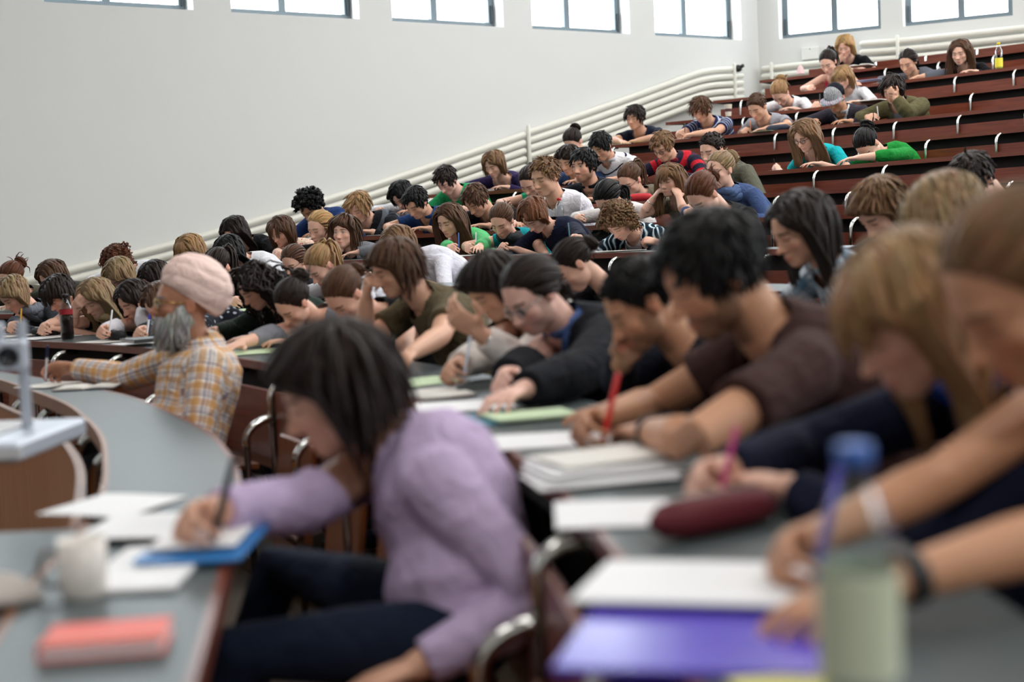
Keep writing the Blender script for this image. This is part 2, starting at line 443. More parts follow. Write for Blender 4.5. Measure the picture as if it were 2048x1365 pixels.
tag(rd, 'long white pipe radiator on the back wall behind the top row', 'radiator')
topD = wallpts([(1724, 88), (1800, 82), (1900, 72), (2048, 56), (2150, 44)], CORNER, NB, .10); pipe_run(rd, topD, 3, .10, .036, CORNER, NB)
for u, v in ((1795, 82),):
    p = wallpts([(u, v)], CORNER, NB, .135)[0]; m = MB(); tube(m, [p + A(0, 0, .05), p - A(0, 0, .3)], .022, 8, round_caps=True); obj('bracket', m, M_RAD, rd, True)
p = wallpts([(1621, 107)], CORNER, NB, .03)[0]; Mb = np.stack([A(*DB, 0), A(*NB, 0), A(0, 0, 1)], 1)
m = MB(); box(m, p, (.20, .06, .15), Mb, bev=.006); bx = obj('wall_box', m, mat('white_plastic', srgb(232, 232, 228), .5))
tag(bx, 'small white service box fixed on the back wall below a window', 'box')
m = MB(); ellipsoid(m, p + A(*NB, 0) * .032 + A(0, 0, .05), (.006, .006, .006)); obj('screw', m, M_BLACKM, bx)

# ------------------------------------------------------------------ desks of rows 2..13
LEFT_A = {2: 62, 3: 63, 4: 64, 5: 63, 6: 59.6, 7: 57.5, 8: 57.5, 9: 55.5, 10: 54.2, 11: 53.9, 12: 53.7, 13: 53.4}
ORD = ['', 'front', 'second', 'third', 'fourth', 'fifth', 'sixth', 'seventh', 'eighth', 'ninth', 'tenth', 'eleventh', 'twelfth', 'thirteenth']
def right_a(k):
    p = on_cyl(2048, 300 if k > 6 else 520, RK(k) + .3); return angle_of(p) - .6 / RK(k) * 2.2
SEATP = .60
def hook(m, r, a, z, top):
    """chrome support: rises from the seat back and bends out under the next desk (z = floor of the row in front)"""
    dz = top - .775
    pts = [pol(r, a, z + .50), pol(r, a, dz + .68)]
    for t in (15, 35, 55, 75, 90):
        q = math.radians(t); pts.append(pol(r + .07 * (1 - math.cos(q)), a, dz + .68 + .065 * math.sin(q)))
    pts.append(pol(r + .11, a, dz + .746))
    return pts
for k in range(2, 15):
    if k < 14:
        r = RK(k); z = DESKZ[k - 1]; a1 = math.radians(LEFT_A[k]); a0 = right_a(k) if k > 2 else math.radians(-3.5)
        d = empty('lecture_desk', pol(r, (a0 + a1) / 2, FLOORZ[k - 1]))
        tag(d, f'long red-brown edged lecture desk, {ORD[k]} row up from the grey front desk', 'desk', 'lecture hall desks')
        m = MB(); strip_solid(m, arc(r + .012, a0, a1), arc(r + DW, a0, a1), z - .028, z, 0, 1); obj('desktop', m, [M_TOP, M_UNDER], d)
        m = MB(); strip_solid(m, arc(r, a0, a1), arc(r + .0118, a0, a1), z - .030, z + .001); obj('edge_band', m, M_EDGE, d)
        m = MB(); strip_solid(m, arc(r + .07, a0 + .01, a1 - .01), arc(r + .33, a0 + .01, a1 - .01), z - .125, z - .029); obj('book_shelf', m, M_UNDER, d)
        if k > 1:
            m = MB(); strip_solid(m, arc(r + .56, a0 + .02, a1 - .01), arc(r + .84, a0 + .02, a1 - .01), z - .315, z - .292); obj('seat_board', m, M_SEATW, d)
        n = max(2, int((a1 - a0) * r / 2.4))
        for i in range(n + 1):
            a = a0 + .06 + (a1 - a0 - .12) * i / n; m = MB(); tube(m, [pol(r + .30, a, FLOORZ[k - 1]), pol(r + .30, a, z - .12)], .016, 8); obj('leg', m, M_BLACKM, d, True)
    # backs of the row in front (k-1) stand just before this desk
    if k > 2:
        kk = k - 1; r = RK(k) - .055; zf = FLOORZ[kk - 1]
        a1 = math.radians(LEFT_A.get(kk)) - .01; a0 = right_a(kk)
        b = d if k < 14 else None
        if k == 14:
            b = empty('back_panel', pol(r, (a0 + a1) / 2, zf)); tag(b, 'long mahogany back panel with chrome uprights behind the topmost row', 'panel')
        m = MB()
        hgt = (DESKZ[k - 1] - .105 - zf) if k < 14 else .90
        strip_solid(m, arc(r, a0, a1), arc(r + .018, a0, a1), zf + (.40 if k < 14 else .42), zf + hgt); obj('backrest', m, M_BOARD, b)
        n = int((a1 - a0) * r / SEATP)
        for i in range(n):
            a = a1 - (.25 + SEATP * i) / r
            m = MB()
            if k < 14:
                tube(m, hook(m, r - .014, a, zf, DESKZ[k - 1]), .0115, 8)
            else:
                tube(m, [pol(r - .016, a, zf + .5), pol(r - .016, a, zf + .88)], .016, 8, round_caps=True)
            obj('post', m, M_CHROME, b, True)

# ------------------------------------------------------------------ the curved front desk (row 1)
Z1 = DESKZ[0]
OUT_PX = [(325, 1500), (370, 1365), (430, 1170), (462, 1050), (471, 960), (448, 905), (400, 858), (300, 811), (240, 790), (150, 770), (60, 754), (-60, 738), (-160, 728)]
INN_PX = [(-110, 1500), (-50, 1365), (66, 1175), (135, 1105), (182, 1048), (207, 1000), (217, 940), (206, 870), (154, 818), (110, 796), (59, 778), (0, 758), (-90, 736)]
OUTP = resample(catmull([on_plane(u, v, Z1) for u, v in OUT_PX], 8)[:], 48)[:, :2]
INNP = resample(catmull([on_plane(u, v, Z1) for u, v in INN_PX], 8)[:], 48)[:, :2]
# pair each outer point with the inner point straight across the desk, for an even width
d1 = empty('front_desk', (*((OUTP[24] + INNP[24]) / 2), 0)); tag(d1, 'wide grey topped curved desk with wooden rim sweeping around the very front row', 'desk')
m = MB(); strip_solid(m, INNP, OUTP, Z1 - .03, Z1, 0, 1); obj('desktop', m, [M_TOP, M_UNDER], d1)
def offset_poly(P, o):
    T = np.gradient(P, axis=0); T = T / np.linalg.norm(T, axis=1)[:, None]; return P + np.stack([T[:, 1], -T[:, 0]], 1) * o
sgn = 1 if np.dot(offset_poly(INNP, .1)[24] - OUTP[24], INNP[24] - OUTP[24]) > 0 and np.linalg.norm(offset_poly(INNP, .1)[24] - OUTP[24]) > np.linalg.norm(INNP[24] - OUTP[24]) else -1
M_RIM = wood_mat('light_brown_rim', srgb(128, 84, 58), srgb(150, 104, 76), .4, (6, 6, 120))
m = MB(); strip_solid(m, offset_poly(INNP, sgn * .012), offset_poly(INNP, sgn * .0002), Z1 - .045, Z1 + .001); obj('edge_band', m, M_RIM, d1)
m = MB(); strip_solid(m, offset_poly(OUTP, -sgn * .012), offset_poly(OUTP, -sgn * .0002), Z1 - .04, Z1 + .001); obj('edge_band', m, M_EDGE, d1)
PANP = offset_poly(INNP, sgn * .06)
m = MB(); strip_solid(m, offset_poly(PANP, sgn * .02), PANP, .0, .655); obj('front_panel', m, M_OAK, d1)
m = MB(); strip_solid(m, offset_poly(PANP, sgn * .022), offset_poly(PANP, -sgn * .002), .6551, .668); obj('panel_cap', m, M_RIM, d1)
mid = (INNP * .6 + OUTP * .4)
pl = np.concatenate([[0], np.cumsum(np.linalg.norm(np.diff(PANP, axis=0), axis=1))])
for s in np.arange(.8, pl[-1] - .3, .44):
    i = int(np.searchsorted(pl, s)); o = PANP[i]; t = nrm(INNP[i] - PANP[i]); m = MB()
    q = o + t * .03
    tube(m, [A(*q, .40), A(*q, .60)] + [A(*(q + t * .07 * (1 - math.cos(x))), .60 + .085 * math.sin(x)) for x in (.3, .7, 1.1, 1.5)] + [A(*(q + t * .16), .69)], .0135, 8); obj('post', m, M_CHROME, d1, True)

# ------------------------------------------------------------------ the folding seats behind the front desk
def seat(i, a, label, down=False):
    zf = 0.0; r = RK(2) - .07
    s = empty('folding_seat', pol(r - .1, a, 0)); tag(s, label, 'seat', 'folding seats of the front row')
    w = SEATP - .06; aw = w / 2 / r
    m = MB(); strip_solid(m, arc(r + .005, a - aw, a + aw), arc(r + .022, a - aw, a + aw), .43, .715); obj('backrest', m, M_BOARD, s)
    m = MB()
    if down:
        strip_solid(m, arc(r - .40, a - aw * .9, a + aw * .9), arc(r - .04, a - aw * .9, a + aw * .9), .435, .453)
    else:
        T = A(-math.sin(a), math.cos(a), 0); N = A(math.cos(a), math.sin(a), 0)
        Mx = np.stack([T, N, A(0, 0, 1)], 1) @ rotaxis((1, 0, 0), math.radians(-7))
        box(m, pol(r - .055, a - .01, .38), (w * .72, .018, .42), Mx, bev=.012)
    obj('seat_panel', m, M_SEATW, s)
    e = a + SEATP / 2 / r
    m = MB(); tube(m, [pol(r, e, .0), pol(r, e, .62)], .0125, 8); tube(m, [pol(r - .10, e, 0), pol(r - .10, e, .535)], .0125, 8); tube(m, [pol(r - .10, e, .28), pol(r - .10, e - SEATP * .95 / r, .28)], .014, 8)
    obj('frame', m, mat('dark_bronze_tube', srgb(60, 42, 36), .3, .6), s, True)
    m = MB(); tube(m, [pol(r - .10, e, .535)] + [pol(r - .10 * math.cos(x), e, .545 + .075 * math.sin(x)) for x in np.linspace(.05, 1.5, 7)], .0155, 9, round_caps=True)
    obj('armrest', m, M_CHROME, s, True)
    m = MB(); tube(m, [pol(r, e, .60), pol(r, e, .695)] + [pol(r + .07 * (1 - math.cos(x)), e, .695 + .055 * math.sin(x)) for x in (.3, .7, 1.1, 1.5)] + [pol(r + .13, e, .752)], .0145, 9); obj('post', m, M_CHROME, s, True)
    m = MB(); box(m, pol(r - .03, e - .03 / r * 2, .27), (.03, .05, .05)); obj('hinge', m, M_BLACKM, s)
    return s
A_REF = angle_of(on_cyl(437, 800, RK(2) - .07))
SEAT_A = [A_REF - SEATP / 2 / 8.43 + SEATP / 8.43 * i for i in range(-8, 6)]
_sw = ['nearest the photographer', 'second from the photographer', 'third from the photographer', 'behind the lavender sweater, lower right', 'under the person in lavender', 'just past the person in lavender', 'half hidden by the lavender person\'s face', 'with the most visible folded panel',
       'right of the turbaned man, beside his elbow', 'under the man in the pink turban', 'left of the turbaned man, behind his arm', 'behind the hand of the turbaned man', 'by the projector column, far left', 'farthest left, behind the projector column']
# ------------------------------------------------------------------ people: heads
def smin(a, b, k):
    h = np.clip(.5 + .5 * (b - a) / k, 0, 1); return b * (1 - h) + a * h - k * h * (1 - h)
def smax(a, b, k): return -smin(-a, -b, k)
def sd_ell(p, c, r):
    q = p - np.array(c); r = np.array(r); k0 = np.linalg.norm(q / r, axis=-1); k1 = np.linalg.norm(q / (r * r), axis=-1)
    return k0 * (k0 - 1) / np.maximum(k1, 1e-9)
def sd_cap(p, a, b, r0, r1):
    a, b = np.array(a), np.array(b); ab = b - a; t = np.clip(((p - a) @ ab) / (ab @ ab), 0, 1)
    return np.linalg.norm(p - a - t[..., None] * ab, axis=-1) - (r0 + (r1 - r0) * t)
def head_field(p, sex, part='all'):
    m = sex == 'm'
    d = sd_ell(p, (0, -.014, .034), (.0765, .100, .084))
    d = smin(d, sd_ell(p, (0, .026, -.028), (.062 if m else .059, .066, .083)), .035)
    for s in (-1, 1): d = smin(d, sd_ell(p, (s * (.043 if m else .038), .016, -.064), (.022, .036, .030)), .03)
    d = smin(d, sd_ell(p, (0, .062, -.096), (.030 if m else .024, .026, .020)), .03)
    if part == 'skull': return d
    d = smin(d, sd_ell(p, (0, .076, .020), (.046, .013, .010 if m else .008)), .016)
    for s in (-1, 1): d = smin(d, sd_ell(p, (s * .042, .058, -.028), (.020, .018, .016)), .02)
    for s in (-1, 1):
        d = smax(d, -sd_ell(p, (s * .031, .100, -.001), (.016, .016, .0105)), .012)
        d = smin(d, sd_ell(p, (s * .031, .0735, -.002), (.0135, .0125, .0125)), .003)
        d = smin(d, sd_ell(p, (s * .031, .0768, .004), (.0150, .0105, .0070)), .004)
    w = 1.0 if m else .88
    d = smin(d, sd_cap(p, (0, .082, .008), (0, .106 * (1.02 if m else 1), -.034), .0065 * w, .0105 * w), .012)
    d = smin(d, sd_ell(p, (0, .110, -.036), (.0105 * w, .011, .0095)), .006)
    for s in (-1, 1): d = smin(d, sd_ell(p, (s * .0115 * w, .097, -.040), (.0075, .010, .0070)), .006)
    d = smin(d, sd_ell(p, (0, .086, -.066), (.021, .0115, .0062)), .006)
    d = smin(d, sd_ell(p, (0, .0845, -.0775), (.0185, .0115, .0072)), .006)
    d = smax(d, -sd_ell(p, (0, .103, -.0715), (.020, .0075, .0016)), .003)
    for s in (-1, 1):
        d = smin(d, sd_ell(p, (s * .0785, -.012, -.008), (.0085, .020, .031)), .006)
        d = smax(d, -sd_ell(p, (s * .090, -.008, -.006), (.0075, .011, .018)), .006)
    return d
NA, NP = 120, 92
_az = np.linspace(0, 2 * PI, NA, endpoint=False); _po = np.linspace(0.02, PI - .02, NP)
# the face takes a finer share of the azimuth: az measured from the face (+y)
_azw = _az - .45 * np.sin(_az)
def dirs():
    a, t = np.meshgrid(_azw, _po); return np.stack([np.sin(t) * np.sin(a), np.sin(t) * np.cos(a), np.cos(t)], -1)
DIRS = dirs()
def star(sex, part):
    rr = np.linspace(.03, .17, 150); R = np.zeros(DIRS.shape[:2]); prev = None
    for r in rr:
        f = head_field(DIRS * r, sex, part)
        if prev is not None:
            x = (prev < 0) & (f >= 0); R[x] = (r - rr[1] + rr[0]) + (rr[1] - rr[0]) * (-prev[x]) / (f[x] - prev[x])
        prev = f
    R[R == 0] = .1
    return R
STAR = {(s, p): star(s, p) for s in 'mf' for p in ('all', 'skull')}
_fq = [(i * NA + j, (i + 1) * NA + j, (i + 1) * NA + (j + 1) % NA, i * NA + (j + 1) % NA) for i in range(NP - 1) for j in range(NA)]
_ftop = tuple(range(NA)); _fbot = tuple((NP - 1) * NA + j for j in range(NA - 1, -1, -1))
STARF = _fq + [_ftop, _fbot]
STARF = [f[::-1] for f in STARF]
def star_mesh(R, fl=STARF): return (DIRS * R[..., None]).reshape(-1, 3), fl
_uniA = np.linspace(0, 2 * PI, 361); _uniW = _uniA - .45 * np.sin(_uniA)
def star_lookup(R, d):
    """radius of the star surface along unit directions d (n,3)"""
    az = np.arctan2(d[:, 0], d[:, 1]) % (2 * PI); a = np.interp(az, _uniW, _uniA)
    t = np.arccos(np.clip(d[:, 2], -1, 1)); fi = np.clip((t - _po[0]) / (_po[1] - _po[0]), 0, NP - 1.001); fj = a / (2 * PI) * NA
    i = fi.astype(int); j = fj.astype(int) % NA; u = fi - i; v = fj - np.floor(fj); j2 = (j + 1) % NA
    return (R[i, j] * (1 - u) * (1 - v) + R[i + 1, j] * u * (1 - v) + R[i, j2] * (1 - u) * v + R[i + 1, j2] * u * v)
_hl_a = np.radians([0, 25, 48, 66, 78, 90, 104, 118, 140, 180]); _hl_e = np.radians([44, 40, 31, 8, -12, 8, 0, -24, -34, -38])
def hairline(d, shift=0.0):
    """signed elevation above the hairline (radians), d unit directions (...,3)"""
    az = np.abs(np.arctan2(d[..., 0], d[..., 1])); el = np.arcsin(np.clip(d[..., 2], -1, 1))
    return el - np.interp(az, _hl_a, _hl_e) - shift
HMASK = hairline(DIRS)

# ------------------------------------------------------------------ hair
def strands(mb_list, P, rad, tint, seg=5):
    """P (n,k,3) centre lines, rad (n,k); appended as tapered locks"""
    n, k, _ = P.shape
    T = np.gradient(P, axis=1); T /= np.linalg.norm(T, axis=2, keepdims=True) + 1e-9
    c = P.copy(); c[..., 2] -= .03
    X = np.cross(T, P - np.array([0, -.01, .0])); X /= np.linalg.norm(X, axis=2, keepdims=True) + 1e-9
    Y = np.cross(T, X)
    a = np.arange(seg) * 2 * PI / seg
    V = P[:, :, None, :] + rad[:, :, None, None] * (X[:, :, None, :] * np.cos(a)[None, None, :, None] * 1.25 + Y[:, :, None, :] * np.sin(a)[None, None, :, None] * .7)
    idx = np.arange(n * k * seg).reshape(n, k, seg)
    f = np.stack([idx[:, :-1, :], np.roll(idx, -1, 2)[:, :-1, :], np.roll(idx, -1, 2)[:, 1:, :], idx[:, 1:, :]], -1).reshape(-1, 4)
    C = np.repeat(tint[:, None, :], k * seg, 1).reshape(-1, 3)
    mb_list.append((V.reshape(-1, 3), f, C))
def trace(roots, v0, L, K, Rs, off, g, gmix, colliders=(), face_clear=True, noise=.15, flow=None):
    """follow each lock from its root over the skull and down"""
    n = len(roots); p = roots.copy(); out = [p.copy()]; ds = (L / K)[:, None]; v = v0 / (np.linalg.norm(v0, axis=1, keepdims=True) + 1e-9)
    wob = rng.normal(0, noise, (n, 3))
    for i in range(K):
        u = p / (np.linalg.norm(p, axis=1, keepdims=True) + 1e-9)
        s = (i + 1) / K
        d = v * (1 - gmix(s)) + g * gmix(s) + wob * .5 + rng.normal(0, noise * .25, (n, 3))
        if flow is not None: d = d + flow(p, s)
        rad = np.linalg.norm(p, axis=1); sh = star_lookup(Rs, u) + off
        near = (rad < sh + .012)[:, None]
        inward = np.sum(d * u, 1, keepdims=True)
        d = np.where(near & (inward < 0), d - u * inward, d)
        d /= np.linalg.norm(d, axis=1, keepdims=True) + 1e-9
        p = p + d * ds
        rad = np.linalg.norm(p, axis=1, keepdims=True); u = p / (rad + 1e-9); sh = (star_lookup(Rs, u) + off)[:, None]
        p = np.where(rad < sh, u * sh, p)
        if face_clear:
            lim = .058 + .25 * np.clip(p[:, 1] - .05, -.04, .02)
            bad = (p[:, 1] > .015) & (np.abs(p[:, 0]) < lim) & (p[:, 2] < .052) & (p[:, 2] > -.14)
            sg = np.where(p[:, 0] >= 0, 1, -1); p[bad, 0] = p[bad, 0] * .4 + (sg * lim)[bad] * .6
            ym = .030 + 1.1 * np.clip(p[:, 2] - .012, 0, .1) + .25 * np.clip(-.12 - p[:, 2], 0, .3)
            p[:, 1] = np.where((p[:, 2] < .09) & (p[:, 1] > ym), p[:, 1] * .35 + ym * .65, p[:, 1])
        for c, r in colliders:
            q = p - c; dd = np.linalg.norm(q, axis=1, keepdims=True); p = np.where(dd < r, c + q / (dd + 1e-9) * r, p)
        out.append(p.copy()); v = v * .8 + d * .2
    return np.stack(out, 1)
def scalp_roots(n, Rs, lo=0.03, top_only=None):
    d = rng.normal(size=(n * 12, 3)); d /= np.linalg.norm(d, axis=1, keepdims=True)
    ok = hairline(d) > lo
    if top_only is not None: ok &= d[:, 2] > top_only
    d = d[ok][:n]; return d, d * (star_lookup(Rs, d)[:, None] + .003)
def tints(n, col, var=.28):
    v = 1 + rng.normal(0, var * .5, n); w = rng.normal(0, var * .18, (n, 3))
    return np.clip(np.array(col)[None] * v[:, None].clip(.45, 1.7) * (1 + w), .002, .9)
def cap_shell(mb_list, Rs, thick, col, shift=0.0, tex=.0015, soft=.22):
    th = thick * np.clip((HMASK - shift) / soft, 0, 1)**.8
    th = th * (1 + .25 * np.clip(DIRS[..., 2], 0, 1))
    R = np.where(HMASK - shift > 0, Rs + th + rng.normal(0, tex, Rs.shape), Rs - .012)
    V, F = star_mesh(R)
    mb_list.append((V, [f for f in F], np.repeat(np.array(col)[None] * .75, len(V), 0)))
def build_hair(style, col, Rs, g, colliders, dens=1.0, L=None):
    """list of (V, F, C) in the head frame"""
    out = []; n = lambda x: max(20, int(x * dens))
    def lock_r(N, K, r, tip=.25, mid=1.0):
        s = np.linspace(0, 1, K + 1); prof = np.minimum(.55 + 2.2 * s, 1) * (1 - (1 - tip) * s**2.2); prof[-1] *= .35
        return r * prof[None] * rng.uniform(.75, 1.25, (N, 1))
    kk = 1 if dens >= .9 else 1 / max(dens, .35)**.5
    if style in ('long', 'bob', 'medium', 'fringe', 'longfringe'):
        fr = 'fringe' in style
        L0 = L or {'long': .40, 'longfringe': .38, 'bob': .21, 'medium': .27, 'fringe': .22}[style]
        cap_shell(out, Rs, .007, col)
        N = n(640); d, r = scalp_roots(N, Rs); px = rng.normal(0, .004, N) + .012
        side = np.where(d[:, 0] - .05 > 0, 1, -1)
        v0 = np.stack([side * (1.0 - .3 * np.abs(d[:, 0])), -.45 + 0 * side, .1 + 0 * side], 1)
        v0[:, 1] += np.where(d[:, 1] > .3, -.35, 0)
        off = rng.uniform(.003, .012, N)
        P = trace(r, v0, L0 * rng.uniform(.78, 1.08, N) * (.62 + .5 * np.clip(d[:, 2], -.3, 1)), 14, Rs, off, g, lambda s: min(1, .35 + 1.3 * s), colliders, True, .10)
        strands(out, P, lock_r(N, 14, .0062 * kk), tints(N, col))
        if fr:
            N = n(90); a = rng.uniform(-.75, .75, N); e = rng.uniform(.75, 1.2, N); d = np.stack([np.cos(e) * np.sin(a), np.cos(e) * np.cos(a), np.sin(e)], 1)
            r = d * (star_lookup(Rs, d)[:, None] + .006); v0 = np.stack([d[:, 0] + .25, np.full(N, .8), np.full(N, -.5)], 1)
            P = trace(r, v0, rng.uniform(.075, .105, N), 8, Rs, rng.uniform(.004, .010, N), A(.1, .15, -1)[None], lambda s: .3 + .6 * s, (), False, .08)
            strands(out, P, lock_r(N, 8, .0056 * kk, .4), tints(N, col))
    elif style in ('pony', 'bun', 'updo', 'lowtail'):
        cap_shell(out, Rs, .005, col, soft=.5, shift=.10)
        K0 = {'pony': A(0, -.112, .055), 'bun': A(0, -.122, .055), 'updo': A(0, -.118, .01), 'lowtail': A(0, -.105, -.05)}[style]
        N = n(560); d, r = scalp_roots(N, Rs, .09); off = rng.uniform(.003, .011, N) * np.clip(hairline(d) / .5 + .25, .25, 1)
        v0 = K0[None] - r
        P = trace(r, v0, np.linalg.norm(K0[None] - r, axis=1) * rng.uniform(.95, 1.15, N), 10, Rs, off, g, lambda s: .02, (), True, .06, flow=lambda p, s: 1.6 * (K0[None] - p) / (np.linalg.norm(K0[None] - p, axis=1, keepdims=True) + .01))
        strands(out, P, lock_r(N, 10, .0058 * kk, .7), tints(N, col))
        if style in ('pony', 'lowtail'):
            N = n(70); L0 = L or (.26 if style == 'pony' else .24); r = K0[None] + rng.normal(0, .008, (N, 3))
            v0 = np.tile(A(0, -1, .35 if style == 'pony' else -.3), (N, 1)) + rng.normal(0, .18, (N, 3))
            P = trace(r, v0, L0 * rng.uniform(.8, 1.1, N), 12, Rs, np.full(N, .012), g, lambda s: min(.95, .12 + 1.5 * s), colliders, True, .16)
            strands(out, P, lock_r(N, 12, .0082 * kk, .25), tints(N, col))
        else:
            rb = .040 if style == 'bun' else .034
            m = MB(); ellipsoid(m, K0 + A(0, -.018, 0), (rb, rb * .8, rb), nu=18, nv=12); out.append((m.V(), m.f, np.repeat(np.array(col)[None] * .8, m.n, 0)))
            N = n(60); ph = rng.uniform(0, 2 * PI, N); k = np.linspace(0, 1, 10); inc = rng.uniform(-.9, .9, N)
            ang = ph[:, None] + k[None] * 3.2
            lr = rb * 1.06 * np.cos(inc)[:, None]
            P = K0[None, None] + A(0, -.018, 0) + np.stack([lr * np.cos(ang), rb * .85 * np.sin(inc)[:, None] + 0 * ang, lr * np.sin(ang)], -1)
            strands(out, P, lock_r(N, 9, .0085 * kk, .5), tints(N, col))
            N = n(26); r = K0[None] + rng.normal(0, .02, (N, 3)); v0 = rng.normal(0, 1, (N, 3)) + A(0, -.6, 0)
            P = trace(r, v0, rng.uniform(.05, .09, N), 8, Rs, np.full(N, .012), g, lambda s: .4 * s, (), True, .4); strands(out, P, lock_r(N, 8, .0045 * kk), tints(N, col))
    elif style in ('short', 'mop', 'sleek', 'buzz', 'spiky'):
        if style == 'buzz':
            cap_shell(out, Rs, .007, col, tex=.0012)
            N = n(500); d, r = scalp_roots(N, Rs, .01); v0 = d + A(0, .4, .1)
            P = trace(r, v0, rng.uniform(.010, .018, N) , 3, Rs, np.full(N, .003), g, lambda s: .05, (), False, .2); strands(out, P, lock_r(N, 3, .0042 * kk, .4), tints(N, col))
        else:
            th = {'short': .008, 'mop': .011, 'sleek': .010, 'spiky': .008}[style]
            cap_shell(out, Rs, th, col)
            N = n(680); d, r = scalp_roots(N, Rs, .0); W = nrm(A(.02, -.45, .9))
            t = d - W[None]; t -= d * np.sum(t * d, 1, keepdims=True); t /= np.linalg.norm(t, axis=1, keepdims=True) + .05
            v0 = t + d * {'short': .12, 'mop': .12, 'sleek': .06, 'spiky': .7}[style] + A(.25, 0, 0)
            L0 = (L or {'short': .045, 'mop': .085, 'sleek': .11, 'spiky': .032}[style])
            r = d * (star_lookup(Rs, d)[:, None] + th * .55 * np.clip(hairline(d) / .25, .1, 1)[:, None])
            P = trace(r, v0, L0 * rng.uniform(.5, 1.3, N), 7, Rs, rng.uniform(.3, 1.15, N) * th, g, lambda s: .08 + (.5 if style in ('mop', 'sleek') else .25) * s, (), style in ('mop', 'sleek'), {'mop': .26, 'sleek': .09}.get(style, .24))
            strands(out, P, lock_r(N, 7, (.0062 if style != 'spiky' else .005) * kk, .15), tints(N, col))
    elif style in ('curly', 'afro', 'curlylong'):
        th = {'curly': .014, 'afro': .018, 'curlylong': .010}[style]
        cap_shell(out, Rs, th, col, tex=.004)
        N = n(420); d, r = scalp_roots(N, Rs, -.02); L0 = L or {'curly': .11, 'afro': .045, 'curlylong': .34}[style]
        v0 = d * (.9 if style != 'curlylong' else .3) + np.stack([np.sign(d[:, 0]) * .5, -.25 + 0 * d[:, 0], 0 * d[:, 0]], 1); K = 16
        P = trace(r, v0, L0 * rng.uniform(.7, 1.1, N), K, Rs, rng.uniform(.6, 1.3, N) * th, g, lambda s: (.15 if style == 'afro' else .35 + .5 * s), colliders if style == 'curlylong' else (), style != 'afro', .25)
        s = np.linspace(0, 1, K + 1)[None]; ph = rng.uniform(0, 6.3, (N, 1)); w = 22 if style != 'curlylong' else 30
        amp = .010 * np.minimum(1, 3 * s)
        P = P + np.stack([amp * np.cos(w * s + ph), amp * np.sin(w * s + ph), amp * .6 * np.sin(w * s * 1.1 + ph * 2)], -1)
        strands(out, P, lock_r(N, K, .0055 * kk, .5), tints(N, col, .35))
    return out
def build_beard(col, Rs, g, L=.05, dens=1.0, full=True):
    out = []; N = int(760 * dens); d = rng.normal(size=(N * 24, 3)); d /= np.linalg.norm(d, axis=1, keepdims=True)
    p = d * star_lookup(Rs, d)[:, None]
    jaw = (p[:, 2] < -.045) & (p[:, 1] > -.005) & (p[:, 2] > -.115)
    lips = (np.abs(p[:, 0]) < .024) & (p[:, 2] > -.086) & (p[:, 2] < -.0585)
    side = (np.abs(p[:, 0]) > .036) & (p[:, 2] < -.004 - .9 * np.clip(p[:, 1] - .02, 0, .06)) & (p[:, 1] > -.010) & (p[:, 2] > -.115)
    mus = (np.abs(p[:, 0]) < .030) & (p[:, 2] < -.048) & (p[:, 2] > -.0605) & (p[:, 1] > .06)
    ok = ((jaw & ~lips & (p[:, 2] < -.05 - .25 * 0)) | side | mus)
    ok &= ~((p[:, 1] > .05) & (p[:, 2] > -.075) & (np.abs(p[:, 0]) < .05) & ~mus & (np.abs(p[:, 0]) < .03))
    r = p[ok][:N]; n = len(r); dd = d[ok][:n]
    P = trace(r, dd * .5 + A(0, .25, -.8), L * rng.uniform(.6, 1.2, n), 7, Rs, rng.uniform(.002, .009, n), g, lambda s: .35 + .4 * s, (), False, .22)
    s = np.linspace(0, 1, 8); prof = (1 - .8 * s**2) * .0062; strands(out, P, prof[None] * rng.uniform(.8, 1.2, (n, 1)), tints(n, col, .35))
    return out

